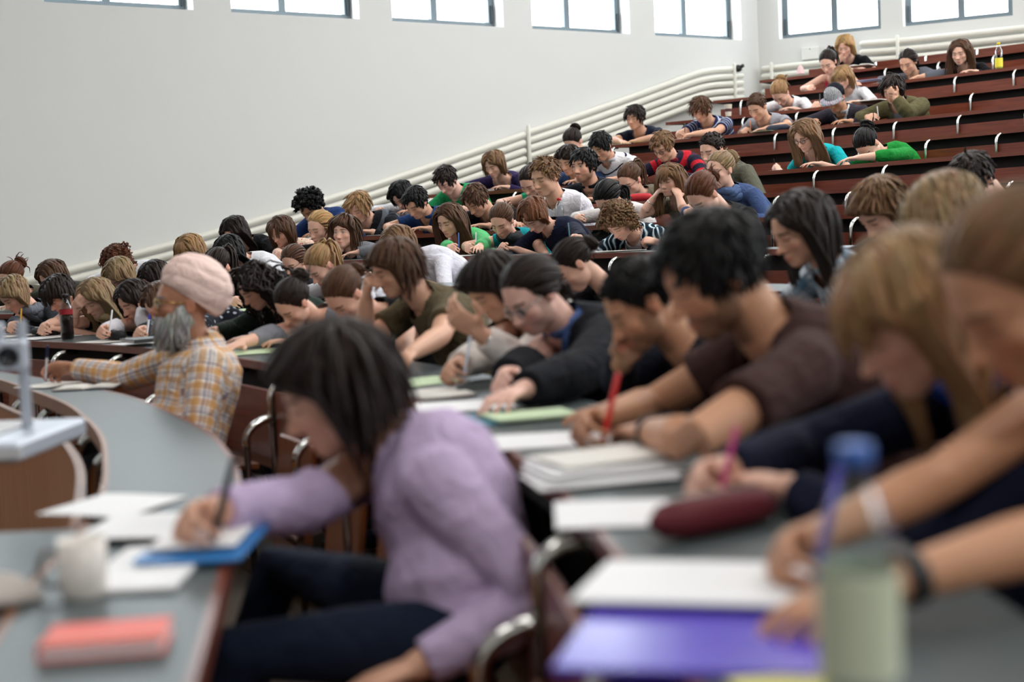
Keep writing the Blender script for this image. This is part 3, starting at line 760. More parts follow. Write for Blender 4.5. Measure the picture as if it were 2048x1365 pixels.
# ------------------------------------------------------------------ skin colour in the head frame
def skin_tint(P, base, sex, hairc, stubble=0.0, lips=None, eyes='down', brow=1.0):
    """linear colour per vertex; P in the head frame, metres (unit head)"""
    n = len(P); C = np.repeat(np.array(base)[None], n, 0).astype(float); x, y, z = np.abs(P[:, 0]), P[:, 1], P[:, 2]
    front = np.clip((y - .04) / .02, 0, 1) * (np.abs(z) < .14)
    def mixc(w, c):
        nonlocal C
        w = np.clip(w, 0, 1)[:, None]; C = C * (1 - w) + np.array(c)[None] * w
    red = np.array(base) * A(1.08, .80, .76)
    mixc(.55 * front * np.exp(-(((x - .042) / .018)**2 + ((z + .032) / .018)**2)), red)
    mixc(.5 * front * np.exp(-((x / .014)**2 + ((z + .038) / .014)**2)), red)
    ear = np.exp(-(((x - .083) / .012)**2 + ((y + .012) / .025)**2 + ((z + .008) / .035)**2)); mixc(.6 * ear, red)
    if stubble:
        jaw = np.clip((-.040 - z) / .018, 0, 1) * np.clip((y + .005) / .02, 0, 1) * (z > -.17)
        side = np.clip((x - .046) / .012, 0, 1) * np.clip((.005 - z) / .02, 0, 1) * np.clip((y + .01) / .015, 0, 1) * (y < .05)
        cheek = np.clip((x - .02) / .012, 0, 1) * np.clip((z + .062) / .012, 0, 1) * (y > .045)
        mixc(stubble * np.clip(np.maximum(jaw, side) - .8 * cheek, 0, 1), np.array(hairc) * .6 + np.array(base) * .12)
    lc = lips if lips is not None else np.array(base) * A(.92, .58, .56)
    mixc(.85 * front * np.exp(-((x / .0215)**4 + ((z + .0715) / .0095)**4)) * (y > .07), lc)
    mixc(.55 * front * np.exp(-((x / .020)**4 + ((z + .0715) / .0016)**2)), np.array(base) * .25)
    bz = .0205 + .05 * (x - .02) * (x < .034) - .16 * np.clip(x - .034, 0, 1)
    mixc(brow * .95 * front * np.exp(-(((z - bz) / .0050)**4)) * ((x > .012) & (x < .051)), np.array(hairc) * .55 + np.array(base) * .06)
    if eyes == 'open':
        e = np.exp(-(((x - .031) / .0125)**4 + ((z + .0005) / .0052)**4)) * front
        mixc(e, (.62, .60, .58)); mixc(front * np.exp(-(((x - .031) / .0052)**4 + ((z + .0005) / .0056)**4)), (.03, .022, .018))
        lz = .0052 - 22 * (x - .031)**2
    else:
        lz = -.0055 + 14 * (x - .031)**2
        mixc(.28 * front * np.exp(-(((x - .031) / .016)**2 + ((z - .002) / .010)**2)), np.array(base) * A(.62, .5, .48))
    mixc(.9 * front * np.exp(-(((z - lz) / .0025)**2)) * ((x > .0175) & (x < .0455)), np.array(base) * .05)
    for_n = np.exp(-(((x - .0068) / .0035)**2 + ((z + .0465) / .0025)**2)) * (y > .085); mixc(.7 * for_n, np.array(base) * .2)
    return C

# ------------------------------------------------------------------ hands
def hand_prims(mb, W, d, nrmv, side, curl, s=1.0, right=True, spread=.10, thumb='pen'):
    """W wrist, d forward, nrmv palm normal, side = towards the thumb; curl = list of 4 base curls in degrees"""
    d, nn = nrm(d), nrm(nrmv); nn = nrm(nn - d * np.dot(nn, d)); sd = nrm(side - d * np.dot(side, d) - nn * np.dot(side, nn))
    Q = lambda a, b, c: W + (d * a + sd * b + nn * c) * s
    tube(mb, [Q(-.03, 0, 0), Q(0, 0, 0), Q(.03, .002, 0), Q(.06, .002, 0), Q(.085, .001, .001)], [(.021 * s, .027 * s), (.019 * s, .026 * s), (.0165 * s, .035 * s), (.0145 * s, .0405 * s), (.011 * s, .039 * s)], 12, ref=sd, round_caps=True)
    ellipsoid(mb, Q(.026, .026, .008), (.024 * s, .024 * s, .016 * s))
    lens = [(.041, .025, .021), (.045, .028, .022), (.042, .026, .021), (.033, .019, .018)]; offs = [.029, .0095, -.0105, -.029]; base = [.082, .086, .082, .074]
    tips = []
    for i in range(4):
        p = Q(base[i], offs[i], 0); pts = [Q(base[i] - .02, offs[i] * .85, 0), p]; ang = 0
        rx = [.0095 * s, .0095 * s]; c = curl[i]
        for L, f in zip(lens[i], (1.0, 1.15, .7)):
            ang += math.radians(c * f); dirf = d * math.cos(ang) + nn * math.sin(ang) + sd * (1.5 - i) * spread * math.cos(ang) * .6
            p = p + nrm(dirf) * L * s; pts.append(p); rx.append((.0088 - .0007 * len(rx)) * s)
        tube(mb, pts, rx, 8, round_caps=True); tips.append(p)
    t0 = Q(.014, .030, .006)
    if thumb == 'pen': dirs_ = [d * .72 + sd * .42 + nn * .45, d * .9 - sd * .05 + nn * .4]
    elif thumb == 'out': dirs_ = [d * .6 + sd * .75 + nn * .15, d * .9 + sd * .3 + nn * .1]
    else: dirs_ = [d * .55 + sd * .35 + nn * .65, d * .75 - sd * .55 + nn * .3]
    p1 = t0 + nrm(dirs_[0]) * .038 * s; p2 = p1 + nrm(dirs_[1]) * .032 * s
    tube(mb, [Q(-.002, .02, .002), t0, p1, p2], [.013 * s, .0125 * s, .0105 * s, .0088 * s], 9, round_caps=True)
    return tips, p2
CURL = {'pen': (48, 52, 60, 64), 'flat': (12, 10, 12, 15), 'rest': (15, 14, 17, 22), 'fist': (72, 74, 76, 78), 'cheek': (38, 44, 50, 56)}

# ------------------------------------------------------------------ assembling a person
PENDING = []          # objects waiting for their surface to be grown
def grow(name, mb, voxel, smooth, parent, root, mats, post):
    V = mb.V() - root
    me = mesh_from(name, V, mb.f); o = link(name, me, [], parent)
    r = o.modifiers.new('r', 'REMESH'); r.mode = 'VOXEL'; r.voxel_size = voxel; r.use_smooth_shade = True
    if smooth: s = o.modifiers.new('s', 'SMOOTH'); s.iterations = smooth; s.factor = .5
    PENDING.append((o, mats, post)); return o
def grow_all():
    bpy.context.view_layer.update(); dg = bpy.context.evaluated_depsgraph_get()
    got = []
    for o, mats, post in PENDING:
        ev = o.evaluated_get(dg); me = ev.to_mesh(); nv, npoly = len(me.vertices), len(me.polygons)
        V = np.empty(nv * 3, np.float32); me.vertices.foreach_get('co', V)
        lt = np.empty(npoly, np.int32); me.polygons.foreach_get('loop_total', lt); L = np.empty(len(me.loops), np.int32); me.loops.foreach_get('vertex_index', L)
        ev.to_mesh_clear(); got.append((o, mats, post, V.reshape(-1, 3), lt, L))
    for o, mats, post, V, lt, L in got:
        o.modifiers.clear(); old = o.data
        F = L.reshape(-1, 4) if (lt == 4).all() else None
        if F is None:
            st = np.concatenate([[0], np.cumsum(lt)[:-1]]); q = lt == 4; F = np.stack([L[st[q] + i] for i in range(4)], 1)
        V, F, attrs, mi = post(V.astype(float), F)
        used = np.unique(F); remap = np.full(len(V), -1); remap[used] = np.arange(len(used)); F = remap[F]; V = V[used]
        me = mesh_from(o.name, V, F, mi, True)
        for nm, arr in attrs.items():
            arr = arr[used]
            if nm == 'tint':
                a = me.attributes.new('tint', 'FLOAT_COLOR', 'POINT'); a.data.foreach_set('color', np.concatenate([arr, np.ones((len(arr), 1))], 1).astype(np.float32).ravel())
            else:
                a = me.attributes.new(nm, 'FLOAT_VECTOR', 'POINT'); a.data.foreach_set('vector', arr.astype(np.float32).ravel())
        for m in (mats if isinstance(mats, (list, tuple)) else [mats]): me.materials.append(m)
        o.data = me; bpy.data.meshes.remove(old)
    PENDING.clear()
def tint_mesh(name, parts, M, off, parent, mat_):
    """hair-like mesh from (V,F,C) lists in the head frame"""
    n = 0; Vs = []; Cs = []; flat = []; tot = []
    for V, F, C in parts:
        Vs.append(V); Cs.append(C)
        if isinstance(F, np.ndarray): flat.append((F + n).ravel()); tot.append(np.full(len(F), 4))
        else: flat.append(np.array([i for f in F for i in f]) + n); tot.append(np.array([len(f) for f in F]))
        n += len(V)
    V = np.concatenate(Vs) @ M.T + off; me = bpy.data.meshes.new(name); me.vertices.add(n); me.vertices.foreach_set('co', V.astype(np.float32).ravel())
    flat = np.concatenate(flat).astype(np.int32); tot = np.concatenate(tot).astype(np.int32)
    me.loops.add(len(flat)); me.loops.foreach_set('vertex_index', flat); me.polygons.add(len(tot)); me.polygons.foreach_set('loop_start', np.concatenate([[0], np.cumsum(tot)[:-1]]).astype(np.int32))
    me.polygons.foreach_set('use_smooth', np.ones(len(tot), bool)); me.update(calc_edges=True)
    a = me.attributes.new('tint', 'FLOAT_COLOR', 'POINT'); a.data.foreach_set('color', np.concatenate([np.concatenate(Cs), np.ones((n, 1))], 1).astype(np.float32).ravel())
    return link(name, me, mat_, parent)

def cloth(name, col, pattern=None, col2=None, col3=None, scale=1.0, rough=.85):
    """woven cloth; patterns follow the garment's own coordinates (around, along, side)"""
    key = (name, pattern, col, col2, scale)
    if key in _mats: return _mats[key]
    m = bpy.data.materials.new(name); m.use_nodes = True; nt = m.node_tree; N = nt.nodes; Lk = nt.links.new; b = N['Principled BSDF']
    b.inputs['Roughness'].default_value = rough; b.inputs['Specular IOR Level'].default_value = .1; b.inputs['Sheen Weight'].default_value = .02
    b.inputs['Base Color'].default_value = (*col, 1)
    at = N.new('ShaderNodeAttribute'); at.attribute_name = 'weave'; sp = N.new('ShaderNodeSeparateXYZ'); Lk(at.outputs['Vector'], sp.inputs[0])
    def math_(op, a, bb=None, c=None):
        n = N.new('ShaderNodeMath'); n.operation = op
        for i, v in enumerate((a, bb, c)):
            if v is None: continue
            if isinstance(v, (int, float)): n.inputs[i].default_value = v
            else: Lk(v, n.inputs[i])
        return n.outputs[0]
    def mix(f, a, c):
        n = N.new('ShaderNodeMix'); n.data_type = 'RGBA'
        if isinstance(f, (int, float)): n.inputs[0].default_value = f
        else: Lk(f, n.inputs[0])
        for i, v in ((6, a), (7, c)):
            if isinstance(v, tuple): n.inputs[i].default_value = (*v, 1)
            else: Lk(v, n.inputs[i])
        return n.outputs[2]
    out = None
    band = lambda s, per, w, ph=0.0: math_('LESS_THAN', math_('MODULO', math_('ADD', math_('ADD', s, ph), 10.0), per), w)
    if pattern == 'stripes': out = mix(band(sp.outputs[1], .045 * scale, .008 * scale), col, col2)
    elif pattern == 'wide': 
        out = mix(band(sp.outputs[1], .085 * scale, .036 * scale), col, col2)
        if col3: out = mix(band(sp.outputs[1], .085 * scale, .008 * scale, .042 * scale), out, col3)
    elif pattern == 'plaid':
        u, v = sp.outputs[0], sp.outputs[1]
        out = mix(math_('MULTIPLY', band(u, .052 * scale, .020 * scale), .62), col, col2); out = mix(math_('MULTIPLY', band(v, .052 * scale, .020 * scale), .62), out, col2)
        for s in (u, v):
            out = mix(math_('MULTIPLY', band(s, .052 * scale, .004 * scale, .014 * scale), .7), out, col3); out = mix(math_('MULTIPLY', band(s, .052 * scale, .003 * scale, .024 * scale), .55), out, col3)
    elif pattern in ('floral', 'swirl'):
        tc = N.new('ShaderNodeTexCoord'); v = N.new('ShaderNodeTexVoronoi' if pattern == 'floral' else 'ShaderNodeTexWave')
        Lk(tc.outputs['Object'], v.inputs['Vector'])
        if pattern == 'floral':
            v.inputs['Scale'].default_value = 38 / scale; out = mix(math_('LESS_THAN', v.outputs['Distance'], .30), col, col2)
            v2 = N.new('ShaderNodeTexNoise'); v2.inputs['Scale'].default_value = 60 / scale; Lk(tc.outputs['Object'], v2.inputs['Vector'])
            if col3: out = mix(math_('GREATER_THAN', v2.outputs['Fac'], .58), out, col3)
        else:
            v.inputs['Scale'].default_value = 9 / scale; v.inputs['Distortion'].default_value = 9; v.inputs['Detail'].default_value = 1
            out = mix(math_('GREATER_THAN', v.outputs['Fac'], .6), col, col2)
            if col3: out = mix(math_('GREATER_THAN', v.outputs['Fac'], .86), out, col3)
    elif pattern == 'panel':       # a block of colour down the back of the shoulders and sleeves
        out = mix(math_('GREATER_THAN', sp.outputs[2], 0.0), col, col2)
    if out is not None: Lk(out, b.inputs['Base Color'])
    tc = N.new('ShaderNodeTexCoord'); n1 = N.new('ShaderNodeTexNoise'); n1.inputs['Scale'].default_value = 14; n1.inputs['Detail'].default_value = 3; n1.inputs['Distortion'].default_value = 1.2
    Lk(tc.outputs['Object'], n1.inputs['Vector']); n2 = N.new('ShaderNodeTexNoise'); n2.inputs['Scale'].default_value = 420; Lk(tc.outputs['Object'], n2.inputs['Vector'])
    b1 = N.new('ShaderNodeBump'); b1.inputs['Strength'].default_value = .55; b1.inputs['Distance'].default_value = .03; Lk(n1.outputs['Fac'], b1.inputs['Height'])
    b2 = N.new('ShaderNodeBump'); b2.inputs['Strength'].default_value = .2; b2.inputs['Distance'].default_value = .002; Lk(n2.outputs['Fac'], b2.inputs['Height']); Lk(b1.outputs[0], b2.inputs['Normal'])
    Lk(b2.outputs[0], b.inputs['Normal']); _mats[key] = m; return m

SKINS = {'fair': srgb(226, 178, 156), 'light': srgb(214, 164, 138), 'tan': srgb(198, 146, 114), 'brown': srgb(172, 120, 94), 'pink': srgb(232, 184, 168)}
HAIRS = {'black': srgb(15, 13, 14), 'dark': srgb(36, 25, 21), 'brown': srgb(82, 56, 40), 'mid': srgb(114, 84, 58), 'light': srgb(150, 116, 80), 'blond': srgb(178, 142, 94), 'ash': srgb(140, 116, 86), 'red': srgb(104, 64, 40), 'auburn': srgb(92, 54, 36), 'grey': srgb(160, 158, 156)}
def pt(bez, t):
    a, b, c = bez; return a * (1 - t)**2 + 2 * b * t * (1 - t) + c * t * t
SCALES = {'whiteshirt': .84, 'blazer': .88, 'navyjacket': .84, 'olivetee': .85, 'blacktank': .86, 'greyleaning': .82, 'greenjacket': .82, 'patterned': .84, 'whitesweater': .84, 'scarf': .84, 'lilac': .84, 'greyscarf': .84,
          'edgebun': .86, 'darkjacket': .86, 'ashback': .86, 'darkback': .86, 'blacksweater': .88, 'blondponytail': .88, 'backbun': .86, 'curlyauburn': .86, 'blondlong': .90, 'blackhair': .90, 'glassesrow': .88, 'whiteblouse': .92,
          'darkrow': .92, 'floral': .92, 'greencardigan': .92, 'tealscarf': .90, 'navybob': .92, 'curlyhead': .92, 'whitelong': 1.12, 'blackshirt': 1.10, 'cheeks': .90, 'whitetee': .90, 'hoodie': 1.04, 'bluejacket': .96, 'blond': .98, 'plaidshirt': .94}
PEOPLE = {}
def person(key, row, uv, label, sex='f', dr=.40, yaw=0, pitch=38, roll=0, skin='fair', hair=('long', 'brown'), top='crew', tops=(), trousers=srgb(40, 48, 66),
           R='w', L='r', scale=1.0, depth=None, tyaw=None, side=0.0, stubble=0.0, eyes='down', glasses=None, hpose=None, hcurl=None, bulk=1.0, group=None, hairL=None, elbow=None, dens=None, lean=None, pel=None, legs=True, beard=None, neckL=0.0, legpts=None, sh=None, epx=None):
    """tops: list of dicts(name, mat, sleeve 'long'|'short'|'none', neck (half width, depth, 'u'|'v'), off, open)"""
    k = row; r0 = RK(k); dz = DESKZ[k - 1]; fz = FLOORZ[k - 1]
    H = at_depth(*uv, depth) if depth else on_cyl(*uv, r0 + dr)
    ah = angle_of(H); Sh = SCALES.get(key, scale); S = .45 * Sh + .55
    dist = float(np.linalg.norm(H - CAM)); near = dist < 6.2
    base = math.atan2(CY - H[1], CX - H[0])
    tf = base + math.radians(yaw * .35 if tyaw is None else tyaw); hf = base + math.radians(yaw)
    F = A(math.cos(tf), math.sin(tf), 0); Rt = A(F[1], -F[0], 0); U = A(0, 0, 1)
    hF = A(math.cos(hf), math.sin(hf), 0); hR = A(hF[1], -hF[0], 0); p = math.radians(pitch); ro = math.radians(roll)
    f2 = hF * math.cos(p) - U * math.sin(p); u2 = U * math.cos(p) + hF * math.sin(p)
    u3 = u2 * math.cos(ro) + hR * math.sin(ro); r3 = hR * math.cos(ro) - u2 * math.sin(ro)
    M = np.stack([r3, f2, u3], 1)
    T = lambda q: H + M @ (A(*q) * Sh)
    Ti = lambda P: (P - H) @ M / Sh
    skull = T((0, -.022, -.10))
    pr = math.radians(pitch * .55)
    Nk = skull - (F * (.040 + .040 * math.sin(pr)) + U * (.060 - .02 * math.sin(pr) + neckL) - Rt * math.sin(ro) * -.02) * S
    # pelvis: on the seat, spine length ~ .5
    zp = fz + .545
    if pel is not None: Pel = np.array(pel, float)
    else:
        tl = .50 * S; dzv = Nk[2] - zp
        dh = math.sqrt(max(tl * tl - dzv * dzv, .02))
        best = None
        rn = math.hypot(Nk[0] - CX, Nk[1] - CY)
        rp = min(max(rn + dh, r0 + DW + .17), r0 + .73)
        ap = ah + side / r0
        Pel = pol(rp, ap, zp)
    ax = nrm(Nk - Pel); ln = np.linalg.norm(Nk - Pel)
    back = nrm(-F + F * 0); bow = .07 + .10 * max(0, math.sin(p))
    mid = (Pel + Nk) / 2 - F * bow + U * bow * .55
    bez = (Pel, mid, Nk)
    fwd_at = lambda t: nrm(np.cross(nrm(pt(bez, min(t + .05, 1)) - pt(bez, max(t - .05, 0))), Rt) * -1)
    root_loc = A(Pel[0], Pel[1], fz); root = empty('person', root_loc)
    tag(root, label, 'person', group)
    w = (1.0 if sex == 'm' else .90) * S * bulk
    sh_w = (.182 if sex == 'm' else .158) * S
    Sc = pt(bez, .90); upS = nrm(pt(bez, 1) - pt(bez, .8))
    shrug = .012
    shl = {}
    for nm, s in (('R', 1), ('L', -1)):
        shl[nm] = Sc + Rt * s * sh_w - upS * .035 * S + F * .03 * S + U * shrug
    if sh:
        for nm, o_ in sh.items(): shl[nm] = shl[nm] + F * o_[0] + Rt * o_[1] + U * o_[2]
    # hands
    arms = {}
    for nm, spec, s in (('R', R, 1), ('L', L, -1)):
        pose = 'rest'; n_ = -U; pole = Rt * s * .75 - U * .55 - F * .25; zref = dz
        if spec == 'w':
            tgt = pol(r0 + .20, ah - s * .13 / r0 * 1.0, dz + .055); pose = 'pen'
            tgt = A(*(H[:2] * 0 + (pol(r0 + .20, ah)[:2] + Rt[:2] * s * .12)), dz + .055); n_ = -U * .45 - Rt * s * .9
        elif spec == 'r': tgt = A(*(pol(r0 + .24, ah)[:2] + Rt[:2] * s * .16), dz + .045)
        elif spec == 'x': tgt = A(*(pol(r0 + .26, ah)[:2] - Rt[:2] * s * .08), dz + .05)
        elif spec == 'lap': tgt = Pel + F * .28 + Rt * s * .10 + U * .10
        elif spec[0] == 'd': tgt = on_plane(spec[1], spec[2], dz + (spec[3] if len(spec) > 3 else .055)); pose = 'pen' if len(spec) < 5 else spec[4]; n_ = -U * .45 - Rt * s * .9 if pose == 'pen' else -U
        elif spec[0] == 'p': tgt = at_depth(spec[1], spec[2], spec[3]); pose = spec[4]; n_ = nrm(H - tgt)
        elif spec[0] == 'h': tgt = T(spec[1:4]); pose = spec[4] if len(spec) > 4 else 'cheek'; n_ = nrm(T((0, 0, spec[3])) - tgt); pole = Rt * s * .35 - U * 1.0 + F * .25
        elif spec[0] == 'a': tgt = A(*spec[1:4]); pose = spec[4]; n_ = -U * .45 - Rt * s * .9 if pose == 'pen' else -U
        if elbow and nm in elbow: pole = elbow[nm]; pole = Rt * s * pole[0] + F * pole[1] + U * pole[2]
        S0 = shl[nm]; la, lf = .285 * S, .245 * S
        W = tgt - nrm(tgt - S0) * .06 * S; E = None
        for it in range(4):
            D = W - S0; dl = min(np.linalg.norm(D), (la + lf) * .985); dn = nrm(D)
            a_ = (la * la - lf * lf + dl * dl) / (2 * dl); h_ = math.sqrt(max(la * la - a_ * a_, 0)); pp = nrm(pole - dn * np.dot(pole, dn))
            E = S0 + dn * a_ + pp * h_
            rE = math.hypot(E[0] - CX, E[1] - CY)
            if r0 - .05 < rE < r0 + DW + .03 and E[2] < dz + .062 and spec != 'lap': E = A(E[0], E[1], dz + .062)
            fd = nrm(W - E); hd = fd
            if spec[0] != 'h' and spec != 'lap' and spec[0] != 'p': hd = nrm(fd * A(1, 1, .45) - U * .05)
            W = tgt - hd * .075 * S
        if epx and nm in epx:
            E = S0 + nrm(on_plane(*epx[nm], dz + .06) - S0) * min(.33, np.linalg.norm(on_plane(*epx[nm], dz + .06) - S0)); hd = nrm(tgt - E); W = tgt - hd * .075 * S
        W = E + nrm(W - E) * min(np.linalg.norm(W - E), .30 * S)
        if spec[0] == 'h' : hd = nrm(nrm(W - E) * .6 + nrm(tgt - W) * .6)
        n_ = nrm(n_ - hd * np.dot(n_, hd)); sd_ = np.cross(hd, n_) if s > 0 else np.cross(n_, hd)
        if spec[0] not in 'hpa' and spec != 'lap':
            tm_ = MB(); hand_prims(tm_, W, hd, n_, sd_, CURL[pose], S * (1.0 if sex == 'm' else .90), s > 0, thumb='pen' if pose == 'pen' else 'out')
            lift = dz + .007 - tm_.V()[:, 2].min()
            if lift > 0: W = W + U * min(lift, max(0, dz + (.060 if pose == 'pen' else .040) - W[2]))
        arms[nm] = dict(S=S0, E=E, W=W, d=hd, n=n_, sd=sd_, pose=pose if not (hcurl and nm in hcurl) else hcurl[nm], spec=spec)
    # ---- skin body: one surface
    vox = .0042 if dist < 3.6 else (.0048 if dist < 6.2 else (.0056 if dist < 10 else .0066))
    b = MB(); V, Fc = star_mesh(STAR[(sex, 'all')]); b.add(V * Sh @ M.T + H, Fc)
    nr_ = (.060 if sex == 'm' else .050) * Sh
    tube(b, [T((0, -.020, -.035)), T((0, -.026, -.09)), (skull + Nk) / 2 - F * .004, Nk, Nk - upS * .05], [nr_ * .95, nr_, nr_ * 1.02, (nr_ * 1.12, nr_ * 1.05), (nr_ * 1.35, nr_ * .95)], 18, ref=F, round_caps=True)
    st = [(.15, .155, .108), (.32, .135, .098), (.55, .150, .108), (.75, .158, .108), (.88, .135, .085), (.97, .085, .062)]
    def torso(mb, off, stn=st):
        P = [pt(bez, t) for t, _, _ in stn]; tube(mb, P, [((a * w + off), (bb * w + off)) for _, a, bb in stn], 24, ref=F * 1.0, round_caps=True)
    # section: x axis = ref x tangent -> lateral; y = depth
    torso(b, -.004)
    for nm, s in (('R', 1), ('L', -1)):
        a = arms[nm]; tube(b, [Sc - upS * .03 + Rt * s * .06 * S, a['S'], a['S'] * .65 + a['E'] * .35, a['E'], a['E'] * .72 + a['W'] * .28, a['W']], [x * S * (1.06 if sex == 'm' else .92) for x in (.060, .052, .046, .038, .039, .0245)], 14, round_caps=True)
        tips, th = hand_prims(b, a['W'], a['d'], a['n'], a['sd'], CURL[a['pose']] if isinstance(a['pose'], str) else a['pose'], S * (1.0 if sex == 'm' else .90), s > 0, thumb='pen' if a['pose'] == 'pen' else ('out' if a['pose'] in ('flat', 'rest', 'cheek') else 'fist'))
        a['tips'] = tips; a['thumb'] = th
    sk = np.array(SKINS[skin]); hc = np.array(HAIRS[hair[1]])
    def post_body(V, F_, root=root_loc):
        Wd = V + root; hl = Ti(Wd); C = np.repeat(sk[None], len(V), 0); inh = np.linalg.norm(hl, axis=1) < .16
        C[inh] = skin_tint(hl[inh], sk, sex, hc, stubble, None, eyes)
        for a in arms.values():
            for tp in a['tips']:
                dd = np.linalg.norm(Wd - tp, axis=1); ww = np.clip(1 - dd / .022, 0, 1)[:, None] * .45; C = C * (1 - ww) + sk * A(1.05, .78, .74) * ww
        return V, F_, {'tint': C}, None
    grow('body', b, vox, 2 if near else 1, root, root_loc, M_SKIN, post_body)
    # ---- clothes
    chain = [pt(bez, t) for t in np.linspace(0, 1, 9)]; cl = np.concatenate([[0], np.cumsum(np.linalg.norm(np.diff(np.array(chain), axis=0), axis=1))])
    def weave(V):
        """(around, along, side) coordinates of garment points"""
        best = np.full(len(V), 1e9); out = np.zeros((len(V), 3))
        def seg(a0, a1, base, sdv, fwv, rad, flag=0):
            nonlocal best, out
            ab = a1 - a0; t = np.clip(((V - a0) @ ab) / (ab @ ab), 0, 4 if flag else 1); q = V - a0 - t[:, None] * ab; dd = np.linalg.norm(q, axis=1) - rad
            ang = np.arctan2(q @ sdv, q @ fwv); m_ = dd < best
            best = np.where(m_, dd, best); new = np.stack([ang * rad * 1.1, base + t * np.linalg.norm(ab), q @ -fwv], 1); out[m_] = new[m_]
        for i in range(8): seg(chain[i], chain[i + 1], cl[i], Rt, F, .12, int(i == 7))
        for s_, a in zip((1, -1), (arms['R'], arms['L'])):
            d1 = nrm(a['E'] - a['S']); x1 = nrm(np.cross(d1, U + .01)); seg(a['S'], a['E'], .8, x1, np.cross(x1, d1), .05)
            d2 = nrm(a['W'] - a['E']); x2 = nrm(np.cross(d2, U + .01)); seg(a['E'], a['W'], .8 + la, x2, np.cross(x2, d2), .042)
        return out
    for ti, g in enumerate(tops):
        off = g.get('off', .010 + .008 * ti); mb = MB(); sl = g.get('sleeve', 'long'); loose = g.get('loose', 1.0)
        stn = [(.12, .168, .120), (.32, .150, .112), (.55, .160, .116), (.75, .165, .116), (.88, .145, .095), (.97, .098, .076), (1.0, .080, .070), (1.06, .068, .062)]
        hi_ = g.get('high', 0.0)
        if hi_: stn = stn + [(1.0 + hi_ * .3, .068, .062)]
        P = [pt(bez, min(t, 1.0)) if t <= 1 else Nk + upS * (t - 1) * .35 * S + F * .01 for t, _, _ in stn]
        tube(mb, P, [((a * w + off), (bb * w + off) * (1 + .06 * (loose - 1))) for _, a, bb in stn], 24, ref=F, round_caps=True)
        for nm, s in (('R', 1), ('L', -1)):
            a = arms[nm]; kk = (1.06 if sex == 'm' else .92) * S
            o2 = off * .8 * loose
            if sl == 'none':
                continue
            pts = [Sc - upS * .03 + Rt * s * .06 * S, a['S'], a['S'] * .65 + a['E'] * .35]; rr = [.062 * kk + o2, .055 * kk + o2, .049 * kk + o2]
            if sl == 'short': pts += [a['S'] * .40 + a['E'] * .60]; rr += [.050 * kk + o2 * 1.3]
            elif sl == 'cap': pts = pts[:2] + [a['S'] * .8 + a['E'] * .2]
            elif sl == 'elbow': pts += [a['E'], a['E'] * .85 + a['W'] * .15]; rr += [.043 * kk + o2, .043 * kk + o2]
            else:
                f = g.get('cuff', .93); pts += [a['E'], a['E'] * .72 + a['W'] * .28, a['E'] * (1 - f) + a['W'] * f]; rr += [.042 * kk + o2, .041 * kk + o2, .030 * kk + o2 * .8]
            tube(mb, pts, rr, 14)
        nw, nd, nk = g.get('neck', (.075, .03, 'u')); opn = g.get('open', 0)
        def post(V, F_, nw=nw, nd=nd, nk=nk, opn=opn, root=root_loc, sl=sl, g=g):
            Wd = V + root; q = Wd - Nk; x = q @ Rt; fw = q @ F; up_ = q @ upS
            hw = weave(Wd)
            depth_ = -up_ + .03
            front = fw > -.015
            if nk == 'v': cut = front & (np.abs(x) < nw * np.clip(1 - depth_ / nd, 0, 2)) & (depth_ < nd)
            else: cut = front & ((x / nw)**2 + (np.clip(depth_, 0, 1) / nd)**2 < 1)
            ring = (np.linalg.norm(q - upS * (q @ upS)[:, None], axis=1) < .062 * S) & (up_ > -.02) & (up_ < .2)
            cut &= (np.linalg.norm(q, axis=1) < .24) & (hw[:, 1] < .79)
            if not g.get('high'): cut |= ring & (up_ > .019)
            if opn: cut |= (fw > 0) & (np.abs(x + g.get('openx', 0)) < opn * (1 - .35 * np.clip(-up_ / .4, 0, 1))) & (up_ > -.60) & (hw[:, 1] < .75)
            if sl == 'none':
                for s in (1, -1):
                    c = arms['R' if s > 0 else 'L']['S']; cut |= (np.abs(x) > .128 * S) & (up_ > -.20) & (x * s > 0)
            keep = ~cut[F_].any(1)
            V2 = V.copy()
            if near:
                nz = np.sin(Wd @ A(31, 17, 47)) * np.sin(Wd @ A(-23, 41, 19) + 1.3) + .5 * np.sin(Wd @ A(61, -53, 37)) 
                V2 += (nz * .0022)[:, None] * nrm(F)
            return V2, F_[keep], {'weave': hw}, None
        grow(g['name'], mb, .0085 if not near else .0065, 3, root, root_loc, g['mat'], post)
        if g.get('collar'):
            cb = MB(); Cn = Nk + upS * .012 * S
            for s in (1, -1):
                pts = []; 
                for an in np.linspace(-2.9, -.25, 9):
                    rr_ = (.072 + off * .5) * S; pts.append(Cn + Rt * s * rr_ * math.sin(-an) * 1.0 + F * (rr_ * math.cos(an) + .006) - upS * (.045 * max(0, math.cos(an)) - .006) * S)
                tube(cb, pts, [(.006 * S, .019 * S)] * 9, 8, ref=upS, round_caps=True)
            obj('collar', cb, g.get('cmat', g['mat']), root, True)
